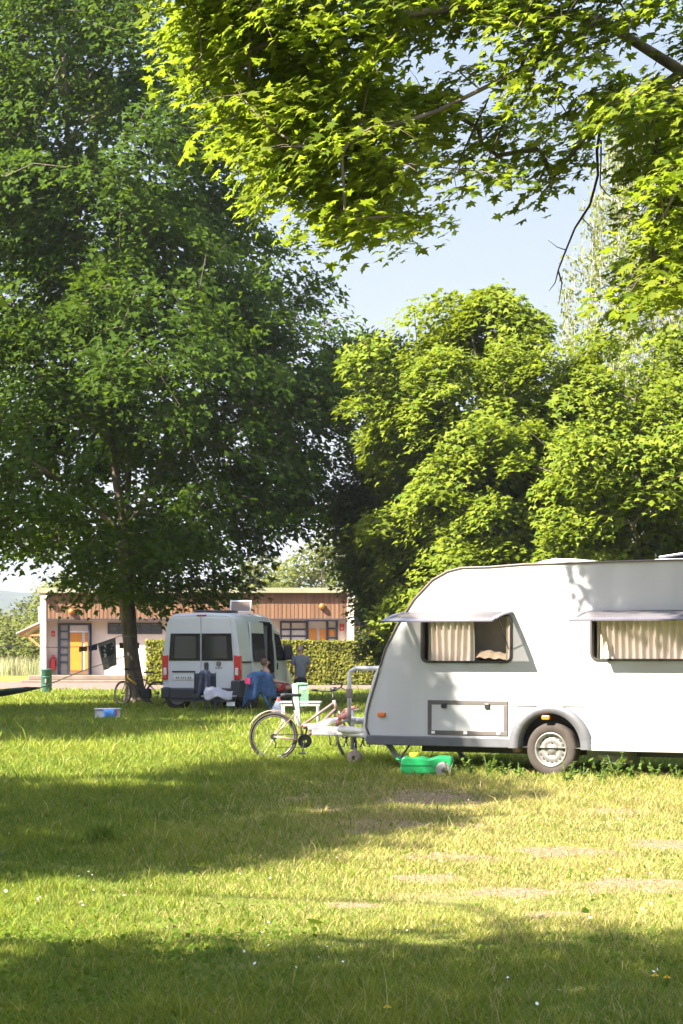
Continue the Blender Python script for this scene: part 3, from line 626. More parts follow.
# ------------------------------------------------------------------ hedge
hx0, hx1, hy, hh = -8.4, 3.4, 95.0, 1.92
hedge = thing('hedge', 'clipped sunlit hedge with yellowish leaves in front of the building', 'hedge', ((hx0+hx1)/2, hy, 0)); hc = Vector(hedge.location)
core = MB(); core.box(hx0-hc.x+.15, hx1-hc.x-.15, -.55, .55, 0, hh-.15); core.build('branches', mat('hedge_core', (.035,.032,.015), .95, (.06,.05,.02), 3, bump=1, bscale=8, spec=.05), hedge)
n = 24000; X = rng.uniform(hx0, hx1, n); face = rng.random(n); lx = lawn_noise(X, X*0+3, 1.4)*.07
Yy = np.where(face < .62, hy-.68-lx+np.abs(rng.normal(0,.09,n)), np.where(face < .9, rng.uniform(hy-.7, hy+.7, n), hy+.68)); Z = np.where((face >= .62) & (face < .9), hh-np.abs(rng.normal(0,.07,n))+lx*.8, rng.uniform(.05, hh, n))
N = np.stack([rng.normal(0,.6,n), np.where(face < .62, -1, 0)+rng.normal(0,.5,n), np.where(face < .62, .5, 1)+rng.normal(0,.4,n)],1)
V, fc = leaf_arrays(np.stack([X-hc.x, Yy-hc.y, Z],1), N, rng.normal(0,1,(n,3)), rng.uniform(.08,.16,n), OVAL*np.array([1.4,1])); np_mesh('foliage', V, [fc], leaf_hedge, hedge)

# ------------------------------------------------------------------ building
bY = 103.0; sc = bY/F
def bx(px): return (px-CX)*sc
def bz_(py): return CH-(py-HY)*sc
plaster = mat('cream_plaster', (.64,.545,.455), .9, (.57,.48,.40), 1.2, spec=.1, bump=.1, bscale=30)
cladding = bpy.data.materials.new('wood_cladding'); cladding.use_nodes = True; nt = cladding.node_tree; b = nt.nodes['Principled BSDF']
b.inputs['Roughness'].default_value = .75; b.inputs['Specular IOR Level'].default_value = .15
tc = nt.nodes.new('ShaderNodeTexCoord'); mp = nt.nodes.new('ShaderNodeMapping'); mp.inputs['Scale'].default_value = (7.5,0,.12); nt.links.new(tc.outputs['Object'], mp.inputs['Vector'])
vz = nt.nodes.new('ShaderNodeTexNoise'); vz.inputs['Scale'].default_value = 1.0; vz.inputs['Detail'].default_value = 3; nt.links.new(mp.outputs['Vector'], vz.inputs['Vector'])
rp = nt.nodes.new('ShaderNodeValToRGB'); rp.color_ramp.elements[0].position = .3; rp.color_ramp.elements[1].position = .7; rp.color_ramp.elements[0].color = (.12,.062,.034,1); rp.color_ramp.elements[1].color = (.22,.125,.072,1)
nt.links.new(vz.outputs['Fac'], rp.inputs['Fac']); nt.links.new(rp.outputs['Color'], b.inputs['Base Color'])
steel_blue = mat('dark_blue_frame', (.028,.032,.05), .5); orange = mat('orange_door', (.50,.19,.012), .55, (.44,.165,.010)); pale_in = mat('pale_interior', (.55,.5,.45), .8)
moss = mat('mossy_roof_edge', (.27,.265,.17), .9, (.21,.21,.13), 2, spec=.1); slate = mat('slate_roof', (.06,.06,.065), .7); timber = mat('orange_timber', (.36,.17,.06), .7)
concrete = mat('step_concrete', (.21,.16,.125), .9, (.17,.13,.10), 2, bump=.2, spec=.1); grey_glass = glass_mat('grey_glass', (.055,.055,.06), .2); red_p = mat('red_paint', (.55,.03,.025), .5); white_p = mat('white_paint', (.78,.76,.72), .5)
bld = thing('building', 'long low sanitary block with wood clad fascia and orange doors', 'building', (bx(197), bY, 0)); bo = Vector(bld.location)
def lx_(px): return bx(px)-bo.x
def bbox(name, x0, x1, y0, y1, py_top, py_bot, m, parent=bld, bevel=0, mb=None):
    """pixel rows only set heights in metres; y is metres behind the eaves line"""
    k = (mb or MB()).box(lx_(x0), lx_(x1), y0, y1, bz_(py_bot), bz_(py_top))
    return k if mb else k.build(name, m, parent, bevel=bevel)
ov = .72; bbox('wall', 46, 347, ov, 9, 619.5, 675, plaster)
pier = bbox('end_wall', 40, 46, -.0, 9.1, 593, 675.4, plaster); bbox('end_wall', 347, 354, .0, 9.1, 593, 676, plaster)
fas = bbox('fascia', 46.1, 346.9, .05, 1.6, 593.2, 618.6, cladding)
bb = MB()
for k in range(74):
    x = lx_(46.2)+k*(lx_(346.8)-lx_(46.2))/74; bb.box(x, x+.012, .035, .05, bz_(618.4), bz_(593.4))
bb.build('batten', mat('batten_wood', (.10,.052,.03), .8), fas)
bbox('fascia_trim', 46.1, 346.9, .03, .12, 618.7, 620.2, steel_blue); bbox('roof', 37.5, 352.5, -.25, 9.3, 587.8, 592.9, moss)
def opening(x0, x1, y0, y1, bars, leafs):
    fr = bbox('door_frame', x0, x0+2.6, ov-.12, ov+.02, y0, y1, steel_blue); k = MB()
    bbox('', x1-2.4, x1, ov-.12, ov+.02, y0, y1, None, mb=k); bbox('', x0+2.6, x1-2.4, ov-.12, ov+.02, y0, y0+2.2, None, mb=k)
    for a in bars: bbox('', *a, ov-.11, ov+.01, *((y0+2.2, y1) if len(a) == 2 else ()), None, mb=k) if len(a) == 2 else k.box(lx_(a[0]), lx_(a[1]), ov-.10, ov, bz_(a[3]), bz_(a[2]))
    k.build('mullion', steel_blue, fr)
    return fr
ent = opening(56, 90, 623, 675, [(66,68)]+[(58.6,66,y,y+1.6) for y in (630.5,638.5,646.5,654,661.5)], None)
bbox('recess', 68, 87.6, ov-.045, ov-.03, 625.2, 674.6, pale_in, ent)
p1 = bbox('door', 68.4, 80, ov-.09, ov-.05, 632.6, 670.6, orange, ent); bbox('door', 83.2, 87.4, ov-.088, ov-.05, 632.8, 670.4, orange, ent)
bbox('transom', 68, 87.6, ov-.10, ov-.06, 630.8, 632.2, white_p, ent); bbox('threshold', 68, 87.6, ov-.1, ov-.05, 671, 674.5, mat('threshold_brown', (.16,.08,.04), .8), ent)
bbox('sidelight', 58.6, 66, ov-.03, ov-.015, 625, 674.6, mat('frosted_glass', (.26,.24,.22), .3), ent)
k = MB(); k.box(lx_(87.2), lx_(88.6), ov-.42, ov-.13, bz_(674.4), bz_(624.5)); k.build('open_door', steel_blue, ent)
def strip_window(x0, x1, y0, y1, n):
    fr = MB(); 
    for i in range(n+1): x = lx_(x0)+(lx_(x1)-lx_(x0))*i/n; fr.box(x-.045, x+.045, ov-.05, ov+.02, bz_(y1), bz_(y0))
    for y in (y0, y1): fr.box(lx_(x0)-.04, lx_(x1)+.04, ov-.055, ov+.02, bz_(y)-.04, bz_(y)+.04)
    f = fr.build('window', steel_blue, bld)
    for i in range(n):
        a = lx_(x0)+(lx_(x1)-lx_(x0))*i/n; MB().box(a+.05, a+(lx_(x1)-lx_(x0))/n-.05, ov-.02, ov-.008, bz_(y1)+.05, bz_(y0)-.05).build('pane', grey_glass, f)
strip_window(107, 160, 623.5, 633, 5)
e2 = opening(305.5, 338, 618.9, 660, [(326,328.4)], None)
bbox('recess', 308, 326, ov-.045, ov-.03, 621, 660, pale_in, e2); bbox('door', 308.4, 316.6, ov-.09, ov-.05, 628.5, 660, orange, e2); bbox('door', 319.4, 326, ov-.09, ov-.05, 628.5, 660, orange, e2)
bbox('sidelight', 328.4, 335.6, ov-.03, ov-.015, 621, 660, pale_in, e2); bbox('panel', 328.6, 335.4, ov-.06, ov-.032, 629.5, 636, orange, e2)
for y in (627.6, 637): bbox('bar', 328.4, 335.6, ov-.1, ov-.05, y, y+1.6, steel_blue, e2)
k = MB()
for x in (279.6, 289.5): bbox('', x, x+1.8, ov-.06, ov+.02, 621, 660, None, mb=k)
for y in (621, 628.4, 635.2): k.box(lx_(281.4), lx_(305.4), ov-.055, ov+.02, bz_(y+1.7), bz_(y))
wf = k.build('window', steel_blue, bld); bbox('pane', 281.4, 305.4, ov-.02, ov-.008, 622, 650, pale_in, wf)
for px, py in ((71.5,611.5), (322,606.5)):
    l = MB(); c = (lx_(px), -.02, bz_(py)); l.lathe([(.0,-.16),(.09,-.15),(.14,-.08),(.15,.0),(.15,.06)], c, 'y', 16); l.build('wall_lamp', mat('amber_lamp_glass', (.35,.13,.02), .3), bld, True)
for px in (44.5, 350):
    l = MB(); l.box(lx_(px)-.09, lx_(px)+.22, -.35, .0, bz_(598.6), bz_(595.8)); l.build('flood_lamp', white_p, bld, bevel=.03)
k = MB(); k.box(lx_(26), lx_(300), -1.6, ov, 0, bz_(679.5)); k.build('step', concrete, bld, bevel=.03); k = MB(); k.box(lx_(31), lx_(300), -.9, ov-.003, bz_(679.5), bz_(675.2)); k.build('step', concrete, bld, bevel=.03)
# lean-to roofs at both gable ends
k = MB(); k.prism([(lx_(40),bz_(620)),(lx_(14),bz_(632.6)),(lx_(14),bz_(634)),(lx_(40),bz_(622))], .6, 8.5); lr = k.build('side_roof', mat('zinc_roof', (.28,.28,.29), .5), bld)
for yy in (.75, 4.5):
    k = MB()
    k.box(lx_(17), lx_(40), yy, yy+.16, bz_(636), bz_(634.2)); k.prism([(lx_(22),bz_(634.5)),(lx_(25),bz_(634.5)),(lx_(40),bz_(647.5)),(lx_(40),bz_(650))], yy+.02, yy+.14)
    k.prism([(lx_(40),bz_(622.2)),(lx_(15),bz_(634.2)),(lx_(17.5),bz_(635.5)),(lx_(40),bz_(625))], yy+.01, yy+.15); k.build('timber_brace', timber, lr)

k = MB(); k.prism([(lx_(354),bz_(608)),(lx_(359),bz_(609)),(lx_(372),bz_(621)),(lx_(372),bz_(625.8)),(lx_(354),bz_(625.8))], 1.5, 8); sr = k.build('side_roof', slate, bld)
k = MB(); k.box(lx_(354), lx_(372), 1.42, 1.5, bz_(627.4), bz_(625.8)); k.build('timber_beam', timber, sr); k = MB(); k.box(lx_(369), lx_(370.5), 1.6, 1.8, 0, bz_(626)); k.build('timber_post', timber, sr)
k = MB(); k.tube([(lx_(37),1.2,bz_(622)),(lx_(37),1.2,bz_(612)),(lx_(36.2),1.2,bz_(606))], .09, 8); k.box(lx_(35.2), lx_(37.6), 1.0, 1.4, bz_(612), bz_(607.5)); k.build('vent_pipe', white_p, bld, bevel=.02)
# fire extinguisher and red wall signs
ex = thing('fire_extinguisher', 'red fire extinguisher hanging beside the blue framed doorway', 'fire extinguisher', (bx(51), bY+ov-.14, bz_(670.5)))
MB().lathe([(0,0),(.13,.0),(.14,.03),(.14,.48),(.10,.56),(.05,.60),(0,.61)], n=18).build('cylinder', red_p, ex, True)
MB().box(-.05,.12,-.04,.04,.60,.72).build('valve', red_p, ex, bevel=.02); MB().tube([(.08,0,.65),(.17,-.03,.55),(.16,-.03,.2)], .02, 8).build('hose', mat('hose_black', (.02,.02,.02), .6), ex, True)
for px, py, wd, hg, lb in ((51.2,633.6,.17,.26,'small red fire sign above the extinguisher on cream wall'),(342,627.3,.20,.32,'small red sign on the cream wall at right end of building')):
    s = thing('wall_sign', lb, 'sign', (bx(px), bY+ov-.02, bz_(py)), 0, 'red signs on the building wall'); MB().box(-wd/2,wd/2,-.02,.018,-hg/2,hg/2).build('plate', red_p, s)
    MB().box(-wd*.3,wd*.3,-.026,-.021,-hg*.25,hg*.05).build('mark', mat('sign_mark', (.6,.35,.3), .6), s)

# ------------------------------------------------------------------ caravan
a = R(29.1); u = Vector((math.cos(a), -math.sin(a), 0)); nrm = Vector((-math.sin(a), -math.cos(a), 0))
D0 = 28.6; P0 = Vector(((370-CX)/F*D0, D0, 0))
def side(px, py):                                      # picture point on the near wall -> metres along wall, height
    q = (px-CX)/F; s = (q*P0.y-P0.x)/(u.x-q*u.y); D = P0.y+s*u.y
    return s, CH-(py-HY)/F*D
car = thing('caravan', 'white touring caravan with raised side windows, seen from its side', 'caravan', P0, -a)
white = mat('caravan_white', (.49,.485,.49), .32, (.44,.435,.44), 1.4, spec=.45, stretch=(2.2,1,.22)); grey_trim = mat('caravan_grey', (.115,.115,.125), .45, (.095,.095,.105)); dark_trim = mat('dark_trim', (.05,.045,.045), .5); silver = mat('silver_skirt', (.50,.49,.49), .4)
brown_trim = mat('brown_grey_trim', (.10,.085,.08), .5)
Wd = 2.3; zb = .36; zt = 2.63; Ln = 6.4
prof = [side(*p) for p in [(370,736),(366.5,727),(367.5,714),(370.5,701),(378,676),(385.5,650),(398,625),(415,599),(433,580),(448,571.5),(462,568)]]
prof = [(prof[0][0], zb)] + prof + [(prof[-1][0]+.4, zt-.01), (2.2, zt+.015), (4.2, zt+.03), (Ln-.5, zt), (Ln-.1, 2.2), (Ln+.05, 1.2), (Ln, zb)]
wc = side(550.5, 748); wz = .335; ws = wc[0]
arch = [(ws+.44*math.cos(t), wz+.03+.44*math.sin(t)) for t in np.linspace(0, math.pi, 15)]
arch = [(ws+.44, zb)]+arch[1:-1]+[(ws-.44, zb)]
outer = prof + arch                                    # clockwise round the outline, then back along the sill with the wheel arch
def rrect(x0, x1, z0, z1, r=.07, n=4):
    o = []
    for cx, cz, t0 in ((x1-r,z1-r,0),(x0+r,z1-r,90),(x0+r,z0+r,180),(x1-r,z0+r,270)):
        for k in range(n+1): t = R(t0+90*k/n); o.append((cx+r*math.cos(t), cz+r*math.sin(t)))
    return o
w1 = side(423, 617)+side(510.5, 661); w2 = side(592.5, 617)+side(760, 659)
win1 = (w1[0], w1[2], w1[3], w1[1]); win2 = (w2[0], w2[0]+1.45*1.0+.35, w2[3], w2[1])
holes = [rrect(*win1), rrect(*win2)]
def walled(outline, holes, y):
    polys = [[Vector((x, z, 0)) for x, z in outline]]+[[Vector((x, z, 0)) for x, z in h] for h in holes]
    tri = tessellate_polygon(polys); flat = [p for pl in polys for p in pl]
    return [(p.x, y, p.y) for p in flat], [tuple(t) for t in tri]
body = MB(); v, f = walled(outer, holes, 0); body.add(v, f); v, f = walled(outer, [], Wd); body.add(v, f)
n = len(prof)
rows = [(0,0),(.03,.0),(Wd/2,.035),(Wd-.03,0),(Wd,0)]
vv = []; ff = []
for i, (x, z) in enumerate(prof):
    for y, cr in rows: vv.append((x-(cr*1.5 if i < 9 and i > 0 else 0), y, z+(cr if i > 6 else 0)))
for i in range(n-1):
    for j in range(len(rows)-1): k = i*5+j; ff.append((k, k+1, k+6, k+5))
body.add(vv, ff)
body.add([(prof[0][0],0,zb),(Ln,0,zb),(Ln,Wd,zb),(prof[0][0],Wd,zb)], [(0,1,2,3)])
bo_ = body.build('body', white, car)
# interior floor back and wheel well
k = MB(); k.box(.6, Ln-.3, Wd-.06, Wd-.03, zb+.05, zt-.2); k.build('interior_wall', mat('interior_beige', (.60,.56,.52), .8), car)
k = MB(); k.box(ws-.46, ws+.46, .22, .26, .37, .86); k.box(ws-.46, ws+.46, .0, .26, .862, .88); k.build('wheel_well', dark_trim, car)
rail = MB(); rail.tube([(x-.004, -.008, z+.004) for x, z in prof[1:-2]], .013, 6); rail.build('awning_rail', mat('rail_grey', (.16,.12,.11), .5), car, True)
front = MB(); q = [side(*p) for p in [(366,741),(364.6,727),(365.5,714),(368.6,700),(376,674),(380,668)]]
front.grid(lambda s_, t: (np.interp(s_*5, range(6), [p[0] for p in q])-.02+.03*abs(2*t-1), -.012+t*(Wd+.024), np.interp(s_*5, range(6), [p[1] for p in q])), 10, 6)
front.build('front_panel', mat('front_panel_grey', (.62,.61,.60), .4), car, True, solid=.05)
# skirts and wheel arch flare
def strip(name, px0, px1, top, bot, m, y0=-.03, y1=.03):
    s0 = side(px0, 740)[0]; s1 = side(px1, 745)[0]; MB().box(s0, s1, y0, y1, bot, top).build(name, m, car, bevel=.012)
strip('sill', 367, 520, .47, .345, grey_trim); 
s1 = ws+.50; MB().box(s1, Ln, -.03, .03, .335, .415).build('sill', silver, car, bevel=.012)
MB().box(s1-.02, Ln-.02, -.018, .02, .417, .47).build('sill_trim', mat('pale_sill', (.68,.67,.66), .4), car, bevel=.006)
fl = MB(); m_ = 20; vs_ = []; fs_ = []
for i in range(m_+1):
    t = math.pi*i/m_; c, s = math.cos(t), math.sin(t)
    ro = .565; zc = wz+.03
    xx = ws+ro*c*1.0; zz = zc+ (ro-.03)*s
    if i in (0, m_): zz = .345
    xi = ws+.425*c; zi = zc+.425*s
    if i in (0, m_): zi = .345
    vs_ += [(xx,-.015,zz),(xx*.98+ws*.02,-.045,zz-.012*s),(xi,-.05,zi),(xi,.12,zi)]
for i in range(m_):
    for j in range(3): k = i*4+j; fs_.append((k, k+1, k+5, k+4))
fl.add(vs_, fs_).build('wheel_arch', grey_trim, car, True)
# wheel
rubber = mat('tyre_rubber', (.045,.037,.033), .85, (.06,.05,.042), 8, spec=.2); rim_m = mat('steel_rim', (.27,.26,.24), .4, (.20,.19,.175), 10, metal=.5)
def wheel(parent, c, Rr, Rm, wdt, holes=0, name='wheel', sgn=-1):
    """tyre centre c, axle along local y; sgn is the outward side"""
    w_ = bpy.data.objects.new(name, None); COL.objects.link(w_); w_.parent = parent; w_.location = c
    h = wdt/2
    MB().lathe([(Rm,-h*.8),(Rm+.01,-h*.92),(Rr*.86,-h),(Rr*.96,-h*.86),(Rr,-h*.6),(Rr,h*.6),(Rr*.96,h*.86),(Rr*.86,h),(Rm,h*.8)], axis='y', n=36).build('tyre', rubber, w_, True)
    y = sgn*h
    MB().lathe([(Rm+.006,y*.80),(Rm+.004,y*.98),(Rm-.014,y*.98),(Rm-.022,y*.7),(Rm*.80,y*.52),(Rm*.66,y*.66),(Rm*.48,y*.72),(Rm*.40,y*.60),(Rm*.30,y*.56),(Rm*.26,y*.70),(Rm*.1,y*.78),(0,y*.78)], axis='y', n=36).build('rim', rim_m, w_, True)
    if holes:
        for i in range(holes):
            t = 2*math.pi*i/holes; k = MB(); k.lathe([(0,0),(Rm*.085,0),(Rm*.085,sgn*-.01)], (Rm*.735*math.cos(t), y*.62, Rm*.735*math.sin(t)), 'y', 10); k.build('rim_hole', dark_trim, w_)
        for i in range(5):
            t = 2*math.pi*i/5+.3; k = MB(); k.lathe([(0,0),(.012,0),(.012,sgn*-.01)], (Rm*.37*math.cos(t), y*.70, Rm*.37*math.sin(t)), 'y', 8); k.build('wheel_bolt', dark_trim, w_)
    return w_
wheel(car, (ws, .10, wz), .335, .212, .20, 16)
wheel(car, (ws, Wd-.12, wz), .335, .205, .20, 0, sgn=1)
# underside: axle, tank, pipes
k = MB(); k.box(.5, Ln-.4, .5, 1.8, .25, .355); k.tube([(ws,.1,wz),(ws,Wd-.1,wz)], .05, 10); k.build('chassis', mat('chassis_dark', (.06,.06,.055), .7), car)
k = MB(); k.box(ws+.42, ws+.62, .15, .5, .21, .352); k.box(ws+.62, ws+.95, .12, .6, .17, .353); k.tube([(ws+.6,.11,.27),(ws+.98,.11,.25)], .03, 8); k.build('axle_box', mat('grubby_olive', (.24,.25,.17), .8, (.14,.14,.10), 8), car, bevel=.02)
k = MB(); k.tube([(ws-.50,.05,.33),(ws-.50,.18,.33)], .045, 10); k.build('outlet_pipe', mat('dirty_pink', (.3,.18,.15), .7), car, True)
# service hatch
h0 = side(428, 700)+side(508, 736); x0, z1, x1, z0 = h0[0], h0[1], h0[2], h0[3]
hat = MB(); 
for bx_ in ((x0,x1,z1-.055,z1),(x0,x1,z0,z0+.055),(x0,x0+.055,z0+.055,z1-.055),(x1-.055,x1,z0+.055,z1-.055)): hat.box(bx_[0], bx_[1], -.014, .0, bx_[2], bx_[3])
ht = hat.build('service_hatch', brown_trim, car, bevel=.004); MB().box(x0+.055, x1-.055, -.008, 0, z0+.055, z1-.055).build('hatch_panel', white, ht)
for fx in (.21, .75): MB().box(x0+(x1-x0)*fx-.035, x0+(x1-x0)*fx+.035, -.035, -.012, z1-.10, z1-.035).build('hatch_lock', mat('lock_black', (.015,.015,.015), .4), ht, bevel=.008)
for fx in (.075, .48, .89): MB().box(x0+(x1-x0)*fx-.025, x0+(x1-x0)*fx+.025, -.024, -.012, z0+.01, z0+.045).build('hinge', white_p, ht, bevel=.004)
amber = mat('amber_lens', (.75,.16,.01), .25, (.65,.12,.01), 30)
for px, py in ((382,714.5), (547.5,717.5)):
    s, z = side(px, py); yy = -.012 if px < 400 else -.05
    k = MB(); k.prism(rrect(s-.055, s+.055, z-.026, z+.026, .02), yy-.02, yy+.03); k.build('marker_lamp', amber, car, bevel=.008)
# windows with curtains and raised flaps
curtain_m = mat('cream_curtain', (.80,.72,.64), .9, (.70,.62,.54), 5, spec=.1); frame_m = dark_trim
flap_m = mat('tinted_acrylic', (.34,.31,.33), .12, (.32,.30,.32), 2, spec=.6)
nt = flap_m.node_tree; b = nt.nodes['Principled BSDF']; out = nt.nodes['Material Output']
tp = nt.nodes.new('ShaderNodeBsdfTransparent'); tp.inputs['Color'].default_value = (.74,.72,.73,1); mx = nt.nodes.new('ShaderNodeMixShader'); mx.inputs['Fac'].default_value = .6
nt.links.new(b.outputs['BSDF'], mx.inputs[1]); nt.links.new(tp.outputs['BSDF'], mx.inputs[2]); nt.links.new(mx.outputs['Shader'], out.inputs['Surface'])
def caravan_window(win, hinge_x0, hinge_x1, curt, label):
    x0, x1, z0, z1 = win; ro = rrect(x0-.028, x1+.028, z0-.028, z1+.028, .09); ri = rrect(x0, x1, z0, z1)
    fr = MB(); m = len(ro); fr.add([(x,-.016,z) for x, z in ro]+[(x,-.02,z) for x, z in ri]+[(x,.05,z) for x, z in ri]+[(x,.0,z) for x, z in ro],
        [(i, (i+1) % m, (i+1) % m+m, i+m) for i in range(m)]+[(i+m, (i+1) % m+m, (i+1) % m+2*m, i+2*m) for i in range(m)]+[(i+3*m, (i+1) % m+3*m, (i+1) % m, i) for i in range(m)])
    f_ = fr.build('window', frame_m, car)
    for c0, c1 in curt:
        cw = MB(); nn = int((c1-c0)*90)+8
        cw.grid(lambda s_, t: (c0+(c1-c0)*s_+.012*math.sin(t*3+s_*7), .11+.028*math.sin(s_*(c1-c0)*70+.7*math.sin(s_*9))+.01*math.sin(t*4), z0-.1+(z1-z0+.2)*t), nn*2, 4)
        cw.build('curtain', curtain_m, f_, True)
    hz = side(512, 612)[1]; L = .60; dz = -.115
    def fp(x, d, e=0): return (x, -.012-d*.985, hz+dz*d/L+e+.02*math.sin(math.pi*d/L))
    fm = MB(); fm.grid(lambda s_, t: fp(hinge_x0+(hinge_x1-hinge_x0)*s_, t*L), 1, 6)
    fl_ = fm.build('window_flap', flap_m, f_, True, solid=.014)
    bd = MB(); w_ = .055
    for (a0, a1, d0, d1) in ((hinge_x0, hinge_x1, L-w_*1.6, L+.012), (hinge_x0-.006, hinge_x0+w_, .0, L-w_*1.6), (hinge_x1-w_, hinge_x1+.006, .0, L-w_*1.6), (hinge_x0+w_, hinge_x1-w_, 0, .05)):
        bd.grid(lambda s_, t: fp(a0+(a1-a0)*s_, d0+(d1-d0)*t, 0), 1, 4)
    bd.build('flap_border', mat('flap_edge', (.13,.12,.15), .35), fl_, solid=.018)
    st = MB()
    for xx in (hinge_x1-.05,): st.tube([(xx, -.02, z0+.15), fp(xx, L*.55, -.02)], .007, 6)
    st.build('stay', dark_trim, fl_)
    cl_ = MB()
    for k in range(3): xx = x0+(x1-x0)*(.12+.38*k); cl_.box(xx-.025, xx+.025, -.035, -.016, z0-.03, z0+.002)
    cl_.build('catch', dark_trim, f_)
    return f_
hx = side(403, 612)[0]; hx1 = side(513, 612)[0]; wl = win1[1]-win1[0]
f1 = caravan_window(win1, hx, hx1, [(win1[0]+.01, win1[0]+wl*.53),(win1[1]-wl*.10, win1[1])], '')
f2 = caravan_window(win2, side(588, 612)[0], win2[1]+.08, [(win2[0]+.005, win2[1]-.02)], '')
k = MB(); k.grid(lambda s_, t: (win1[0]+.45*wl+.55*wl*s_, .16+.5*t, win1[2]-.02+.17*math.sin(math.pi*min(1,t*1.1+.12))*(.85+.15*math.sin(s_*5+1))+.008*math.sin(s_*31+t*9)), 30, 10)
k.build('bedding', mat('cream_bedding', (.62,.52,.38), .9, (.5,.4,.27), 12), f1, True)
k = MB(); k.box(win1[0]-.1, win1[1]+.1, .62, .66, win1[2]-.3, win1[3]+.2); k.build('cupboard', mat('cupboard_grey', (.75,.70,.66), .7), car)
# roof gear
s, z = side(516, 566); k = MB(); k.prism([(-.34,0),(-.30,.05),(-.1,.085),(.2,.08),(.33,.04),(.36,0)], .55, 1.25, lambda p, q, y: (s+p+.35, y, zt+q+.02)); k.build('roof_vent', white, car, bevel=.02)
s, z = side(640, 560); k = MB(); k.box(s+.0, s+1.1, .45, 1.3, zt+.03, zt+.07); rv = k.build('roof_hatch', white, car, bevel=.02)
k = MB(); M_ = Matrix.Translation((s+.05, .5, zt+.075)) @ Matrix.Rotation(R(-7), 4, 'Y'); k.box(0, 1.05, 0, .75, 0, .03, M_); k.build('hatch_lid', mat('blue_tinted_lid', (.07,.075,.12), .2), rv, bevel=.008)
# drawbar, steadies, bike carrier on the nose
galv = mat('galvanised', (.56,.53,.50), .45, (.44,.42,.40), 9, metal=.4); pale = mat('pale_plastic', (.74,.70,.66), .45); pinkred = mat('faded_red_plastic', (.62,.16,.12), .5, (.66,.28,.22), 4)
yc = Wd/2; tipx = -1.45
db = MB(); db.tube([(tipx+.25,yc,.44),(.3,yc-.75,.42)], .045, 8); db.tube([(tipx+.25,yc,.44),(.3,yc+.75,.42)], .045, 8); db.box(tipx-.05, tipx+.5, yc-.07, yc+.07, .40, .52)
dbo = db.build('drawbar', pale, car, bevel=.015)
k = MB(); k.tube([(tipx-.12,yc,.50),(tipx+.1,yc,.53),(tipx+.22,yc,.60),(tipx+.5,yc,.66)], [.05,.055,.04,.025], 10); k.build('coupling', pale, dbo, True)
k = MB(); k.tube([(tipx+.32,yc,.66),(tipx+.48,yc-.03,.64),(tipx+.55,yc-.03,.60)], .022, 8); k.build('brake_lever', pinkred, dbo, True)
k = MB(); k.tube([(tipx+.62,yc-.12,.75),(tipx+.62,yc-.12,.22)], .026, 8); k.tube([(tipx+.62,yc-.12,.75),(tipx+.72,yc-.12,.77)], .012, 6); jk = k.build('jockey_post', galv, dbo, True)
k = MB(); k.lathe([(.03,-.03),(.09,-.035),(.105,-.02),(.105,.02),(.09,.035),(.03,.03)], (tipx+.66,yc-.12,.11), 'y', 18); k.build('jockey_wheel', mat('dusty_rubber', (.26,.21,.18), .9), dbo, True)
k = MB()
for j in range(5):
    x = tipx+.25+.13*j; k.tube([(x,yc-.1,.40),(x+.03,yc-.12,.28-.03*(j%2)),(x+.10,yc-.1,.26),(x+.15,yc-.1,.39)], .010, 6)
k.build('cable', mat('cable_black', (.03,.028,.025), .7), dbo, True)
rk = MB(); zb2 = .60
for yy in (yc-.62, yc+.62):
    rk.tube([(-.60,yy,zb2),(-.60,yy,1.22),(-.58,yy,1.29),(-.50,yy,1.33),(.20,yy,1.33)], .030, 8)
for xx in (-.40, -.62): rk.tube([(xx,yc-.75,.64),(xx,yc+.75,.64)], .028, 8)
rk.tube([(-.75,yc-.3,.60),(.1,yc-.3,.60)], .03, 8); rk.tube([(-.75,yc+.3,.60),(.1,yc+.3,.60)], .03, 8)
rko = rk.build('bike_carrier', mat('carrier_white', (.60,.58,.55), .45), car, True)
k = MB(); k.box(-.635,-.565,yc-.655,yc-.585,.93,1.06); k.build('clamp', mat('clamp_brown', (.2,.16,.14), .6), rko, bevel=.01)
for (x, y, z) in ((-.62,yc-.72,.69),(-.80,yc-.3,.72),(-.95,yc-.25,.60),(-.62,yc+.72,.69)):
    k = MB(); k.lathe([(0,-.05),(.035,-.045),(.045,0),(.035,.045),(0,.05)], (x,y,z), 'y', 10); k.build('knob', pinkred, rko, True)
k = MB(); k.tube([(-.95,yc-.28,.62),(-.85,yc-.28,.76),(-.70,yc-.28,.80)], .024, 8); k.build('clamp_arm', pinkred, rko, True)
k = MB(); k.tube([(-.98,yc-.20,.50),(-.2,yc-.42,.47)], .05, 8); k.tube([(-.9,yc-.25,.66),(-.35,yc-.5,.62)], .032, 8); k.build('rail', pale, rko, True)
k = MB(); k.lathe([(0,-.09),(.10,-.09),(.12,-.05),(.12,.05),(.10,.09),(0,.09)], (-.18,yc-.55,.54), 'y', 14); k.build('stabiliser_drum', pale, rko, True)
steady = mat('steady_steel', (.30,.29,.29), .5, metal=.5)
for yy, nm in ((.14,''), (Wd-.35,'')):
    k = MB()
    for dx in (0, .055): k.tube([(.16+dx,yy,.36),(.44+dx*.5,yy,.035)], .019, 6)
    k.tube([(.52,yy,.36),(.36,yy,.16)], .014, 6); k.box(.28,.60,yy-.08,yy+.08,.018,.036); k.build('steady_leg', steady, car)

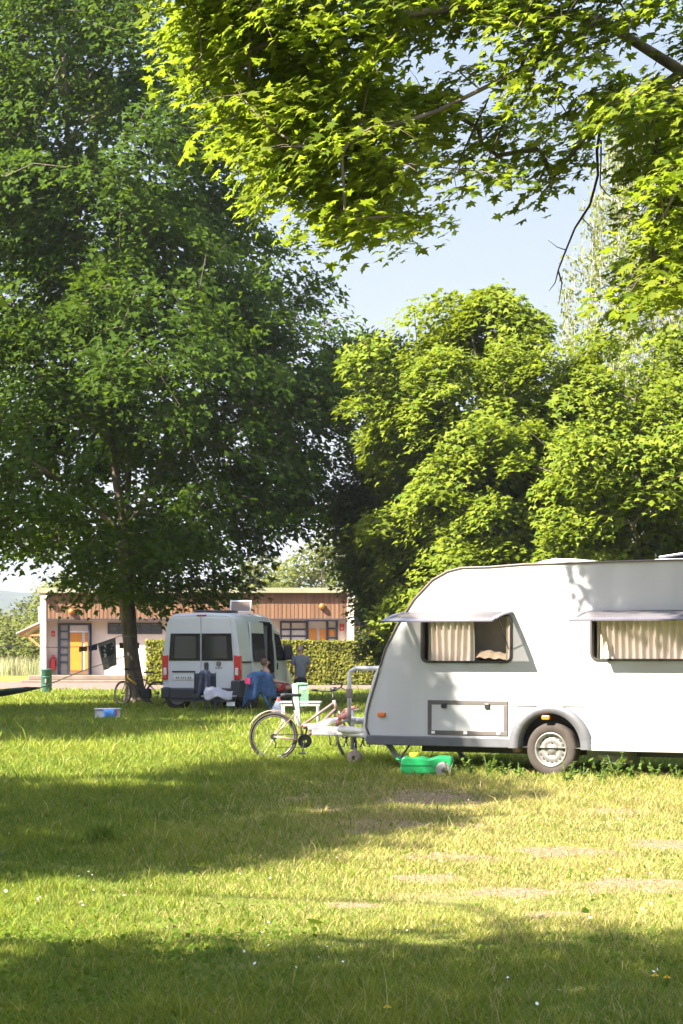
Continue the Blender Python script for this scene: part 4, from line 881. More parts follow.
# ------------------------------------------------------------------ green waste water tank on wheels
d = gD(777.5); gt = thing('water_tank', 'green plastic roller water tank with yellow cap under the caravan', 'water tank', ((427-CX)/F*d, d, 0), R(-6))
gp = mat('green_plastic', (.01,.26,.075), .35, (.012,.22,.065), 5); k = MB()
k.prism([(-.28,.06),(-.275,.19),(-.25,.215),(-.05,.21),(.02,.19),(.08,.205),(.13,.22),(.26,.215),(.285,.19),(.28,.10),(.24,.05),(.10,.045),(-.24,.035)], -.17, .17); gt.scale = (1.12,1.12,1.22); gtb = k.build('tank_body', gp, gt, bevel=.018)
k = MB()
for z in (.13,): k.box(-.272, .06, -.178, -.168, z, z+.014)
k.build('rib', gp, gtb)
k = MB(); k.lathe([(.05,0),(.055,.01),(.055,.035),(.045,.045),(0,.046)], (-.14,-.02,.208), n=16); k.build('cap', mat('yellow_cap', (.75,.48,.02), .4), gtb, True)
for yy in (-.2, .2):
    k = MB(); k.lathe([(.0,-.02),(.06,-.025),(.08,-.02),(.085,0),(.08,.02),(.06,.025),(.0,.02)], (.19,yy,.085), 'y', 20); wv = k.build('wheel', mat('grey_wheel', (.22,.21,.21), .6), gt, True)
    k = MB(); k.lathe([(0,-.034),(.02,-.032),(.022,-.02)], (.19,yy,.085), 'y', 10); k.build('hub', dark_trim, wv)
k = MB(); k.tube([(-.27,-.1,.17),(-.33,-.1,.19),(-.33,.1,.19),(-.27,.1,.17)], .012, 6); k.build('handle', gp, gt, True)

# ------------------------------------------------------------------ bicycles
def bike(name, label, loc, rz, frame_m, rim_c, tilt=0, steer=0, step=True, guard=None, group='bicycles on the campsite', accent=None):
    t = thing(name, label, 'bicycle', loc, rz, group); t.rotation_euler.x = tilt
    Rr = .345; ra = Vector((0,0,Rr)); bbk = Vector((.44,0,.285)); st_ = Vector((.30,0,.72)); fa = Vector((1.06,0,Rr)); hb = Vector((.90,0,.70)); htp = Vector((.855,0,.86))
    blk = mat('bike_black', (.025,.025,.025), .5); met = mat('bike_alloy', (.20,.18,.17), .45, metal=.4)
    sp_m = mat('spoke_steel', (.22,.21,.20), .4, metal=.6)
    def wh(nm, parent, c):
        w_ = bpy.data.objects.new(nm, None); COL.objects.link(w_); w_.parent = parent; w_.location = c
        k = MB(); nn = 40
        for rr, r2, m_, n_ in ((Rr-.02,.021,rim_c,'tyre'),(Rr-.052,.013,met,'rim')):
            q = MB(); q.tube([(rr*math.cos(2*math.pi*i/nn), 0, rr*math.sin(2*math.pi*i/nn)) for i in range(nn+1)], r2, 8, False); q.build(n_, m_, w_, True)
        q = MB()
        for i in range(18):
            th = 2*math.pi*i/18; q.tube([(.02*math.cos(th+.8),(-1)**i*.025,.02*math.sin(th+.8)),((Rr-.05)*math.cos(th),0,(Rr-.05)*math.sin(th))], .0016, 4, False)
        q.tube([(0,-.05,0),(0,.05,0)], .018, 8); q.build('spokes', sp_m, w_)
    wh('rear_wheel', t, ra)
    fm = MB(); fm.tube([bbk, st_], .018, 8); fm.tube([bbk+Vector((0,.0,.02)) if step else bbk, hb+Vector((-.01,0,.04))], .024, 8)
    fm.tube([bbk.lerp(st_, .45) if step else st_-Vector((0,0,.02)), htp-Vector((0,0,.04))], .020, 8); fm.tube([hb, htp], .024, 8)
    for y in (-.055,.055): fm.tube([ra+Vector((0,y,0)), bbk+Vector((0,y*.6,0))], .010, 6); fm.tube([ra+Vector((0,y,0)), st_+Vector((0,y*.4,-.06))], .010, 6)
    fm.build('frame', frame_m, t, True)
    k = MB(); k.tube([st_, st_+Vector((-.045,0,.17))], .013, 8); k.build('seat_post', met, t, True)
    k = MB(); sx, sz = st_.x-.05, st_.z+.19
    k.prism([(-.15,.085),(-.10,.095),(.0,.05),(.13,.022),(.15,.0),(.13,-.022),(.0,-.05),(-.10,-.095),(-.15,-.085)], 0, .045, lambda p, q, y: (sx+p, q, sz+y)); k.build('saddle', blk, t, bevel=.015)
    k = MB(); k.lathe([(.085,-.062),(.10,-.06),(.10,-.052),(.03,-.05)], bbk, 'y', 20); k.tube([bbk+Vector((0,-.075,0)), bbk+Vector((-.04,-.085,-.165))], .012, 6); k.tube([bbk+Vector((0,.075,0)), bbk+Vector((.04,.085,.165))], .012, 6)
    k.box(bbk.x-.09, bbk.x+.01, -.13, -.085, bbk.z-.185, bbk.z-.16); k.box(bbk.x-.01, bbk.x+.09, .085, .13, bbk.z+.16, bbk.z+.185)
    k.tube([ra+Vector((0,-.055,.035)), bbk+Vector((0,-.056,.09))], .005, 4); k.tube([ra+Vector((.03,-.055,-.15)), bbk+Vector((0,-.056,-.09))], .005, 4)
    k.lathe([(.0,-.06),(.045,-.06),(.045,-.04),(0,-.04)], ra, 'y', 14); k.tube([ra+Vector((0,-.06,-.03)), ra+Vector((.03,-.06,-.09)), ra+Vector((.02,-.06,-.16))], .014, 6); k.build('drivetrain', blk, t)
    if guard:
        for who, c, a0, a1 in (('rear', ra, 25, 165),):
            k = MB(); k.grid(lambda s_, v_: (c.x+(Rr+.025)*math.cos(R(a0+(a1-a0)*s_)), -.028+.056*v_, c.z+(Rr+.025+.008*math.sin(v_*math.pi))*math.sin(R(a0+(a1-a0)*s_))), 18, 3); k.build('mudguard', guard, t, True, solid=.006)
        k = MB(); k.box(sx-.20, sx-.165, -.03, .03, sz-.06, sz-.02); k.build('reflector', mat('red_reflector', (.7,.06,.02), .3), t, bevel=.008)
    # steering part turns about the head tube
    stp = bpy.data.objects.new('front_assembly', None)
    piv = hb.lerp(htp, .5); axis = (htp-hb).normalized(); Ms = Matrix.Translation(piv) @ Matrix.Rotation(steer, 4, axis) @ Matrix.Translation(-piv)
    def turn(o): o.matrix_local = Ms @ o.matrix_local; return o
    k = MB()
    for y in (-.05,.05): k.tube([hb+Vector((0,y*.5,.0)), hb+Vector((.02,y,-.08)), fa+Vector((0,y,0))], [.018,.016,.010], 6)
    turn(k.build('fork', accent or frame_m, t, True))
    k = MB(); s0 = htp+Vector((-.01,0,.05)); k.tube([htp, s0, s0+Vector((.05,0,.09))], .014, 8); k.tube([s0+Vector((-.07,-.20,.13)), s0+Vector((.02,-.14,.11)), s0+Vector((.05,0,.09)), s0+Vector((.02,.14,.11)), s0+Vector((-.07,.20,.13))], .013, 8)
    for y in (-1,1): k.tube([s0+Vector((-.07,y*.20,.13)), s0+Vector((-.17,y*.235,.135))], .018, 8); k.tube([s0+Vector((.0,y*.14,.11)), s0+Vector((.05,y*.19,.05))], .008, 5)
    k.box(s0.x+.03, s0.x+.10, -.04, .04, s0.z+.09, s0.z+.14); turn(k.build('handlebar', blk, t, True))
    before = set(o.name for o in t.children); wh('front_wheel', t, fa); fw = [o for o in t.children if o.name not in before][0]; bpy.context.view_layer.update(); fw.matrix_local = Ms @ Matrix.Translation(fa)
    return t
dB = 31.2; zz = 0
fb_ = bike('bicycle', 'silver and pink trekking bicycle standing beside the caravan drawbar', ((273.5-CX)/F*dB, dB, -.0), R(4), mat('silver_pink_frame', (.27,.19,.17), .35, (.36,.24,.21), 3, metal=.3), mat('brown_tyre', (.075,.055,.048), .85), tilt=R(2), steer=R(64), guard=mat('bronze_guard', (.36,.25,.21), .4, metal=.3))
k = MB(); k.tube([(.42,-.03,.50),(.62,-.06,.52),(.80,-.05,.60)], .022, 8); k.build('pink_lock', mat('pink_lock', (.60,.32,.27), .5), fb_, True)
dB = 60.9
yb = bike('bicycle', 'black and yellow road bicycle leaning on the dark maple trunk', ((158-CX)/F*dB, dB, 0), R(180-18), mat('black_frame', (.03,.03,.03), .4), mat('black_tyre', (.025,.022,.02), .8), tilt=R(-6), steer=R(-25), step=False, accent=mat('yellow_fork', (.60,.36,.02), .4))
k = MB(); k.tube([(.62,0,.60),(.86,0,.76)], .027, 8); k.tube([(.86,0,.72),(.855,0,.88)], .03, 8); k.build('head_panel', mat('yellow_panel', (.60,.36,.02), .4), yb, True)
k = MB(); k.box(.12,.42,.08,.22,.22,.50); k.build('pannier', mat('pannier_black', (.02,.02,.022), .8), yb, bevel=.05)

# ------------------------------------------------------------------ camper van
cV = at(240, 711, 55.6); b_a = R(12.9)
hd = Vector((math.sin(b_a), math.cos(b_a), 0)); rt = Vector((math.cos(b_a), -math.sin(b_a), 0)); vo = Vector((cV.x, cV.y, 0)) - rt*1.02
van = thing('camper_van', 'grey white camper van with its side door open, seen from behind', 'van', vo, -b_a)
vm = mat('van_silver_white', (.50,.505,.50), .35, (.46,.465,.46), 1.5, spec=.5); blkp = mat('van_black_plastic', (.025,.025,.028), .6); vglass = glass_mat('van_dark_glass', (.006,.006,.006), .15, .25); redl = mat('red_lens', (.50,.02,.015), .25, (.42,.015,.012), 20)
ys = [0, .08, .9, 2.25, 2.35, 3.45, 3.55, 3.9, 4.2, 4.6, 5.0, 5.4, 5.75, 5.9]
ht_ = [2.44, 2.50, 2.52, 2.52, 2.52, 2.50, 2.49, 2.40, 2.18, 1.80, 1.42, 1.22, 1.02, .75]
fr_ = [0, .06, .20, .42, .48, .62, .80, .90, .96, .99, 1.0]; hw_ = [.93, 1.0, 1.015, 1.02, 1.015, .985, .93, .895, .82, .68, 0]
body = MB(); vv = []; ff = []; nr = len(fr_); ncol = 2*nr-1
for y, h in zip(ys, ht_):
    taper = 1 if y < 4 else 1-.10*((y-4)/1.9)**2; 
    pts = [(-hw_[i]*taper, .36+(h-.36)*fr_[i]) for i in range(nr)]; pts += [(-x, z) for x, z in reversed(pts[:-1])]
    vv += [(x, y, z) for x, z in pts]
for i in range(len(ys)-1):
    for j in range(ncol-1):
        z_mid = j if j < nr-1 else 2*nr-3-j
        if ys[i] == 2.35 and j >= nr-1 and 1 <= z_mid <= 6: continue               # open sliding doorway on the right side
        k = i*ncol+j; ff.append((k, k+ncol, k+ncol+1, k+1))
ff.append(tuple(range(ncol-1, -1, -1))[::-1]); ff.append(tuple((len(ys)-1)*ncol+j for j in range(ncol-1, -1, -1)))
body.add(vv, ff); vb = body.build('body', vm, van, False); 
for p in vb.data.polygons: p.use_smooth = len(p.vertices) == 4
md = vb.modifiers.new('edge', 'EDGE_SPLIT'); md.split_angle = R(35)
k = MB(); k.box(-.95,.95,.5,3.6,.48,.52); k.build('floor', mat('van_floor', (.12,.10,.09), .8), van); k = MB(); k.box(-.9,.2,2.3,2.36,.52,2.3); k.box(-.35,.55,1.2,2.3,.52,1.4); k.build('interior_cabinet', mat('van_cabinet', (.42,.38,.34), .7), van); k = MB(); k.box(-.9,.80,3.50,3.53,.55,2.2); k.build('interior_panel', mat('van_inner_grey', (.25,.25,.25), .8), van)
# rear doors (proud panels), windows, lamps
def xz_panel(name, pts, y0, y1, m, parent=van, bevel=.012): k = MB(); k.prism(pts, y0, y1); return k.build(name, m, parent, bevel=bevel)
for sg in (-1, 1):
    dr = xz_panel('rear_door', [(sg*.008,.58),(sg*.86,.58),(sg*.875,1.2),(sg*.80,2.10),(sg*.73,2.36),(sg*.008,2.38)], -.03, .0, vm)
    xz_panel('window', [(sg*.02,1.28),(sg*.845,1.28),(sg*.80,1.97),(sg*.02,1.97)], -.045, -.031, vglass, dr, .006)
    xz_panel('inner_frame', [(sg*.12,1.34),(sg*.70,1.34),(sg*.67,1.90),(sg*.12,1.90)], -.0475, -.0455, glass_mat('reflecting_pane', (.020,.024,.016), .06, .5), dr, 0)
    tl = MB(); tl.prism([(sg*.88,.80),(sg*1.03,.80),(sg*1.035,1.40),(sg*.86,1.42),(sg*.87,1.15)], -.05, .16); tlo = tl.build('tail_lamp', redl, van, bevel=.02)
    xz_panel('reversing_lens', [(sg*.90,.93),(sg*.985,.90),(sg*.985,1.10),(sg*.91,1.10)], -.058, -.049, mat('clear_lens', (.62,.60,.58), .2), tlo, .006)
    k = MB(); k.box(*sorted((sg*.80, sg*1.045)), -.10, .85, .32, .78) if sg > 0 else k.box(-1.045, -.80, -.10, .5, .32, .60); k.build('bumper_corner', blkp, van, bevel=.04)
    for yy, nm in ((.95,'r'), (4.75,'f')):
        wheel(van, (sg*.90, yy, .34), .34, .2, .21, 0, sgn=1 if sg > 0 else -1)
xz_panel('bumper', [(-.80,.30),(.80,.30),(.80,.57),(-.80,.57)], -.11, .02, blkp, bevel=.03); xz_panel('bumper_step', [(-.80,.24),(.80,.24),(.80,.31),(-.80,.31)], -.05, .05, mat('grey_step', (.10,.10,.105), .7))
xz_panel('handle_strip', [(-.76,.98),(-.14,.98),(-.14,1.02),(-.76,1.02)], -.052, -.03, blkp); pl_ = xz_panel('licence_plate', [(-.72,.79),(-.20,.79),(-.20,.90),(-.72,.90)], -.048, -.031, mat('plate_white', (.60,.59,.55), .5))
k = MB(); x = -.66
for i, wdt in enumerate((.05,.05,0,.045,.045,.045,0,.05,.05)):
    if wdt: k.box(x, x+wdt*.75, -.051, -.0485, .815, .875)
    x += .052 if wdt else .03
k.build('plate_marks', mat('plate_ink', (.22,.22,.22), .6), pl_)
xz_panel('door_lock', [(.10,1.00),(.20,1.00),(.21,1.2),(.19,1.24),(.11,1.24),(.09,1.2)], -.07, -.03, blkp, bevel=.02)
k = MB(); k.lathe([(0,-.008),(.06,-.008),(.066,0),(.066,.01)], (.47,-.04,1.20), 'y', 20); em = k.build('emblem', mat('emblem_dark', (.05,.045,.045), .3), van, True)
k = MB(); 
for i in range(3): k.box(.425, .515, -.054, -.049, 1.165+.026*i, 1.175+.026*i)
k.build('emblem_bars', mat('emblem_chrome', (.45,.43,.40), .3, metal=.6), em)
k = MB()
for i in range(6): k.box(.38+.032*i, .38+.032*i+.022, -.036, -.031, 1.08, 1.108)
k.build('badge_lettering', mat('badge_dark', (.10,.10,.10), .4), van)
xz_panel('brake_lamp', [(-.12,2.405),(.14,2.405),(.14,2.445),(-.12,2.445)], -.015, .03, redl, bevel=.005)
# right side: slid-back door, cab door, mirror, rails
def yz(name, pts, x0, x1, m, parent=van, bevel=.01, lean=.10):
    k = MB(); k.prism(pts, x0, x1, lambda y, z, x: (x-max(0, z-1.25)*lean, y, z)); return k.build(name, m, parent, bevel=bevel)
sd = yz('sliding_door', [(1.05,.50),(2.38,.50),(2.40,2.26),(1.10,2.26)], 1.045, 1.085, vm)
yz('window', [(1.16,1.24),(2.30,1.24),(2.30,1.98),(1.16,1.98)], 1.087, 1.095, vglass, sd, .004); yz('handle', [(2.24,.98),(2.30,.98),(2.30,1.20),(2.24,1.20)], 1.088, 1.115, blkp, sd)
yz('door_rail', [(.15,1.215),(1.05,1.215),(1.05,1.26),(.15,1.26)], 1.022, 1.05, blkp)
yz('side_trim', [(.9,.52),(2.3,.52),(2.3,.66),(.9,.66)], 1.00, 1.04, blkp); yz('door_seal', [(3.44,.5),(3.50,.5),(3.50,2.24),(3.44,2.24)], 1.0, 1.035, blkp)
cd = yz('cab_door', [(3.55,.50),(4.75,.50),(4.75,1.25),(4.20,2.02),(3.58,2.10)], 1.0, 1.032, vm); yz('window', [(3.64,1.26),(4.62,1.26),(4.14,1.95),(3.66,2.0)], 1.034, 1.042, vglass, cd, .004); yz('handle', [(3.64,1.02),(3.70,1.02),(3.70,1.2),(3.64,1.2)], 1.033, 1.06, blkp, cd)
k = MB(); k.box(1.02,1.27,4.38,4.50,1.28,1.68); k.build('wing_mirror', blkp, van, bevel=.05)
k = MB(); k.prism([(4.25,2.10),(5.0,1.45),(5.0,1.44),(4.22,2.09)], -.78, .78, lambda y, z, x: (x, y+.03, z+.03)); k.build('windscreen', vglass, van)
# roof: awning box and raised skylight
k = MB(); k.box(-.30,.62,.35,1.25,2.505,2.565); k.build('solar_panel', mat('dark_panel', (.03,.03,.04), .3), van, bevel=.01)
sk = MB(); Ms = Matrix.Translation((.50,1.9,2.53)) @ Matrix.Rotation(R(78), 4, 'X') @ Matrix.Scale(.72, 4)
for bxx in ((-.40,.40,0,.05),(-.40,.40,.40,.45),(-.40,-.35,.05,.40),(.35,.40,.05,.40)): sk.box(bxx[0], bxx[1], bxx[2], bxx[3], -.02, .02, Ms)
so_ = sk.build('skylight', mat('skylight_frame', (.62,.62,.62), .4), van); k = MB(); k.box(-.35,.35,.05,.40,-.006,.006,Ms); k.build('skylight_pane', mat('skylight_smoke', (.20,.14,.11), .2), so_)

# ------------------------------------------------------------------ camp furniture beside the van
tube_m = mat('dark_tube', (.05,.05,.055), .45); navy_f = mat('dark_chair_fabric', (.035,.038,.05), .85)
def camp_chair(label, loc, rz, frame=tube_m, fab=navy_f, h=1.0):
    t = thing('camp_chair', label, 'chair', loc, rz, 'folding camp chairs beside the van')
    for x in (-.26,.26):
        for p in ([(x,-.28,0),(x,.22,.46)], [(x,.26,0),(x,-.22,.46)]):
            k = MB(); k.tube(p, .013, 6); k.build('leg', frame, t, True)
        k = MB(); k.tube([(x,.20,.44),(x,.36,h)], .014, 6); k.tube([(x,-.2,.64),(x,.26,.66)], .016, 6); k.tube([(x,-.2,.44),(x,-.2,.64)], .012, 6); k.build('arm_frame', frame, t, True)
    k = MB(); k.grid(lambda s_, v_: (-.26+.52*s_, -.22+.42*v_, .45-.04*math.sin(math.pi*s_)), 6, 4); k.build('seat', fab, t, True, solid=.01)
    k = MB(); k.grid(lambda s_, v_: (-.26+.52*s_, .21+.15*v_+.03*math.sin(math.pi*s_), .48+(h-.5)*v_), 6, 5); k.build('backrest', fab, t, True, solid=.01)
    return t
dC = 53.6
camp_chair('folding chair under the denim jacket', ((261-CX)/F*dC, dC, 0), R(188))
camp_chair('folding chair behind the van under the dark garment', ((205-CX)/F*54.2, 54.2, 0), R(184))
def drape(name, label, cat, c, half_w, top, drop_l, drop_r, m, depth=.12, rz=0, seed=0, fold=.05, group=None):
    """cloth hanging over a chair back: front sheet and back sheet joined over the top, uneven hem"""
    t = thing(name, label, cat, c, rz, group); k = MB()
    def fn(s_, v_):
        x = -half_w+2*half_w*s_; w_ = 1-.25*(1-min(1, abs(v_-.5)*2.2))
        hem = drop_l+(drop_r-drop_l)*s_+.07*math.sin(s_*7+seed)+.05*math.sin(s_*17+seed*2)
        tt = (v_-.5)*2; d_ = abs(tt); z = top-hem*max(0, d_-.08) if d_ > .08 else top
        z -= .10*abs(2*s_-1)**3
        y = (depth*min(1, d_/.15))*(1 if tt > 0 else -1)+fold*math.sin(s_*15+seed+v_*2)*min(1, d_*2)
        return (x*w_*(1+.12*d_), -y, z)
    k.grid(fn, 26, 24); k.build('cloth', m, t, True, solid=.012); return t
denim = mat('denim', (.03,.065,.14), .9, (.055,.10,.19), 14, bump=.3, bscale=80, spec=.1)
dj = drape('denim_jacket', 'blue denim jacket with a pink patch draped over a chair back', 'jacket', ((260-CX)/F*53.2, 53.2, 0), .38, 1.03, .74, .60, denim, .13, R(6), 1.0)
k = MB(); k.grid(lambda s_, v_: (-.38+.13*s_, -.19-.01*s_, .74-.12*s_*.15-.15*v_+.15), 3, 3); k.build('pink_patch', mat('pink_cloth', (.62,.05,.15), .8), dj, solid=.012)
k = MB(); k.tube([(.05,-.02,.55),(.16,-.05,.35),(.26,-.06,.12)], [.06,.055,.045], 8); k.build('sleeve', denim, dj, True)
drape('dark_jacket', 'dark navy garment hanging over the chair behind the van', 'jacket', ((205-CX)/F*53.9, 53.9, 0), .19, 1.06, .68, .74, mat('navy_cloth', (.035,.04,.06), .9, (.055,.06,.085), 9), .12, R(-10), 2.0)
ct = thing('camp_table', 'low folding table with dark crossed legs behind the van', 'table', ((219-CX)/F*53.4, 53.4, 0))
k = MB(); k.box(-.42,.42,-.28,.28,.42,.445); k.build('table_top', mat('table_grey', (.30,.30,.28), .6), ct, bevel=.008)
for x in (-.34,.34):
    for sg in (-1,1): k = MB(); k.tube([(x,sg*.24,.0),(x+(.0 if sg > 0 else .06),-sg*.2,.42)], .014, 6); k.build('leg', tube_m, ct, True)
k = MB(); k.box(.20,.40,-.30,-.285,.20,.30); k.build('bracket', white_p, ct)
gc = thing('grey_cloth', 'crumpled pale grey cloth spread over the low folding table', 'cloth', ((219-CX)/F*53.3, 53.3, .46))
k = MB()
def fn(s_, v_):
    x = -.34+.66*s_; y = -.33+.6*v_; e = max(0, (.18-v_))*2.4; n_ = mnoise.noise(Vector((s_*4, v_*4, 1.5)))
    return (x+.03*n_, y+.04*n_ - (0 if e <= 0 else 0), .06+.05*n_+.10*math.exp(-((s_-.35)**2+(v_-.6)**2)*8)-e*(.30+.16*math.sin(s_*9))+.10*(1-s_)*v_)
k.grid(fn, 28, 18); k.build('cloth', mat('grey_terry', (.34,.33,.34), .95, (.27,.26,.27), 8, bump=.3), gc, True, solid=.012)
wb = thing('plastic_bag', 'white plastic bag standing on the grass by the denim chair', 'bag', ((277.5-CX)/F*52.3, 52.3, 0))
k = MB(); rr_ = [(.17,0),(.18,.06),(.14,.17),(.09,.28),(.05,.36),(.03,.40),(.045,.44)]
vs_ = []; 
k.grid(lambda s_, v_: ((np.interp(v_*6, range(7), [p[0] for p in rr_]))*(1+.10*math.sin(s_*6.283*5+v_*3))*math.cos(6.283*s_)+.03*v_, (np.interp(v_*6, range(7), [p[0] for p in rr_]))*.7*(1+.10*math.sin(s_*6.283*5+v_*3))*math.sin(6.283*s_), np.interp(v_*6, range(7), [p[1] for p in rr_])), 30, 12)
k.build('bag_body', mat('bag_white', (.40,.42,.46), .5), wb, True)
# white low table and mint panel in the sun
dT = 46.5; wt = thing('garden_table', 'low white garden table with straight legs on the lawn', 'table', ((301-CX)/F*dT, dT, 0), R(-4)); wpl = mat('garden_white', (.42,.40,.35), .5)
k = MB(); 
for j in range(4): k.box(-.43,.43,-.22+.115*j,-.22+.115*j+.10,.44,.475)
k.build('table_top', wpl, wt, bevel=.008)
k = MB(); k.box(-.41,.41,-.20,-.175,.38,.438); k.box(-.41,.41,.175,.20,.38,.438); k.build('apron', wpl, wt)
for x in (-.38,.36):
    for y in (-.18,.16): k = MB(); k.box(x-.02,x+.025,y-.02,y+.025,0,.44); k.build('leg', wpl, wt, bevel=.005)
dT = 44.9; mint = mat('mint_plastic', (.30,.44,.36), .45, (.27,.40,.33), 4); mp_ = thing('folding_panel', 'mint green upright frame with a clear pane and blue sticker', 'panel', ((301.5-CX)/F*dT, dT, 0), R(-12))
k = MB(); k.prism([(-.20,.86),(-.08,.89),(.03,.89),(.14,.88),(.14,.855),(-.06,.85),(-.07,.80),(-.01,.0),(-.13,.0),(-.15,.3)], -.03, .03); k.build('frame', mint, mp_, bevel=.012)
tg = bpy.data.materials.new('clear_green_pane'); tg.use_nodes = True; nt = tg.node_tree; b = nt.nodes['Principled BSDF']; b.inputs['Base Color'].default_value = (.3,.5,.38,1); b.inputs['Roughness'].default_value = .15
tp = nt.nodes.new('ShaderNodeBsdfTransparent'); tp.inputs['Color'].default_value = (.8,.9,.82,1); mx = nt.nodes.new('ShaderNodeMixShader'); mx.inputs['Fac'].default_value = .75
nt.links.new(b.outputs['BSDF'], mx.inputs[1]); nt.links.new(tp.outputs['BSDF'], mx.inputs[2]); nt.links.new(mx.outputs['Shader'], nt.nodes['Material Output'].inputs['Surface'])
k = MB(); k.prism([(-.06,.852),(.14,.852),(.15,.42),(-.035,.40)], -.006, .006); k.build('pane', tg, mp_)
k = MB(); k.prism([(-.04,.80),(.08,.82),(.09,.75),(.02,.74)], -.010, -.007); k.build('sticker', mat('sticker_blue', (.40,.55,.80), .5, (.08,.2,.55), 40), mp_)

# ------------------------------------------------------------------ people
def skin_mesh(name, verts, edges, m, parent, sub=2):
    me = bpy.data.meshes.new(name); me.from_pydata([v[:3] for v in verts], edges, []); o = link(name, me, m, parent)
    md = o.modifiers.new('skin', 'SKIN'); md.use_smooth_shade = True
    if not me.skin_vertices: 
        bpy.context.view_layer.objects.active = o
    for i, v in enumerate(verts):
        sv = me.skin_vertices[0].data[i]; r = v[3]; sv.radius = (r, v[4] if len(v) > 4 else r); sv.use_root = (i == 0)
    s = o.modifiers.new('sub', 'SUBSURF'); s.levels = sub; s.render_levels = sub
    return o
skin = mat('skin', (.42,.23,.16), .6, (.36,.19,.13), 6)
def hand(V, E, wrist, d, side_v, curl):
    """palm plus five finger chains, each of its own length"""
    w_ = Vector(V[wrist][:3]); d = Vector(d).normalized(); sv = Vector(side_v).normalized(); cv = Vector(curl).normalized()
    pi = len(V); p = w_+d*.06; V.append((*p, .026, .020)); E.append((wrist, pi))
    for i, (off, L) in enumerate(((-.030,.058),(-.010,.070),(.011,.066),(.030,.050))):
        a_ = p+d*.035+sv*off; b2 = a_+d*L*.5+cv*.012; c2 = b2+d*L*.35+cv*.025; n0 = len(V)
        for q in (a_, b2, c2): V.append((*q, .0085))
        E.extend([(pi, n0), (n0, n0+1), (n0+1, n0+2)])
    a_ = w_+d*.035-sv*.035; b2 = a_+d*.03-sv*.025+cv*.012; n0 = len(V)
    for q in (a_, b2): V.append((*q, .010))
    E.extend([(pi, n0), (n0, n0+1)])
dP = 59.6
pr_ = thing('person', 'person in grey T-shirt and dark shorts standing beside the van cab', 'person', ((300.5-CX)/F*dP, dP, 0), R(18))
V = [(0,0,.90,.135,.10),(0,.01,1.08,.125,.095),(0,.0,1.27,.155,.11),(0,.0,1.38,.10,.08),(0,.01,1.44,.052),(0,.02,1.50,.070,.080),(0,.03,1.57,.078,.094),(0,.025,1.635,.058,.07)]
E = [(i, i+1) for i in range(7)]
for sg in (-1,1):
    n0 = len(V); V += [(sg*.09,.0,.84,.095),(sg*.105,.015,.48,.060),(sg*.11,-.01,.42,.058),(sg*.115,-.02,.25,.055),(sg*.12,-.03,.09,.040),(sg*.125,.01,.045,.042),(sg*.14,.13,.03,.036)]
    E += [(0,n0),(n0,n0+1),(n0+1,n0+2),(n0+2,n0+3),(n0+3,n0+4),(n0+4,n0+5),(n0+5,n0+6)]
    n0 = len(V); V += [(sg*.185,.0,1.345,.058),(sg*.245,.0,1.10,.045),(sg*.22,.13,.95,.035),(sg*.16,.22,.92,.026)]
    E += [(2,n0),(n0,n0+1),(n0+1,n0+2),(n0+2,n0+3)]; hand(V, E, n0+3, (-sg*.5,.8,-.1), (0,0,1), (-sg,.2,0))
pb = skin_mesh('body', V, E, skin, pr_)
tee = mat('grey_tshirt', (.17,.18,.205), .9, (.145,.15,.175), 10, bump=.2, spec=.1)
V = [(0,0,.76,.165,.135),(0,0,.90,.175,.14),(0,0,.97,.17,.135),(0,.01,1.08,.165,.13),(0,.0,1.27,.19,.145),(0,.0,1.37,.12,.10),(0,.01,1.41,.07)]; E = [(i, i+1) for i in range(6)]
for sg in (-1,1): n0 = len(V); V += [(sg*.19,.0,1.34,.078),(sg*.236,.0,1.14,.072)]; E += [(4,n0),(n0,n0+1)]
skin_mesh('tshirt', V, E, tee, pr_)
V = [(0,0,.90,.155,.125),(0,0,.82,.14,.12)]; E = [(0,1)]
for sg in (-1,1): n0 = len(V); V += [(sg*.095,.0,.76,.115),(sg*.105,.015,.50,.095)]; E += [(1,n0),(n0,n0+1)]
skin_mesh('shorts', V, E, mat('dark_shorts', (.02,.022,.03), .9), pr_)
k = MB(); k.grid(lambda s_, v_: (.088*math.sin(math.pi*(.02+.60*v_))*math.cos(6.283*s_), .016+.100*math.sin(math.pi*(.02+.60*v_))*math.sin(6.283*s_)-.012*v_, 1.575+.092*math.cos(math.pi*(.02+.60*v_)) if math.sin(6.283*s_) < .55 or v_ < .45 else 1.62), 22, 8); k.build('hair', mat('grey_brown_hair', (.16,.115,.09), .8, (.24,.18,.15), 30), pr_, True)
for sg in (-1,1):
    k = MB(); k.lathe([(0,-.012),(.018,-.008),(.024,0),(.018,.008),(0,.012)], (sg*.084,.02,1.56), 'x', 10); k.build('ear', skin, pr_, True)
    k = MB(); k.lathe([(0,-.012),(.010,-.006),(.012,.0),(.008,.009),(0,.012)], (sg*.030,.118,1.585), 'y', 10); k.build('eye', mat('eye_white', (.6,.6,.6), .3), pr_, True)
k = MB(); k.tube([(0,.118,1.59),(0,.142,1.555),(0,.122,1.545)], [.010,.014,.008], 8); k.build('nose', skin, pr_, True); k = MB(); k.box(-.024,.024,.108,.118,1.515,1.522); k.build('mouth', mat('lips', (.35,.12,.10), .6), pr_, bevel=.003)
for sg in (-1,1):
    k = MB(); k.prism(rrect(-.05,.05,-.11,.16,.045), 0, .09, lambda p, q, y: (sg*.13+p, .02+q, y)); k.build('shoe', mat('dark_shoe', (.03,.03,.03), .7), pr_, bevel=.025)
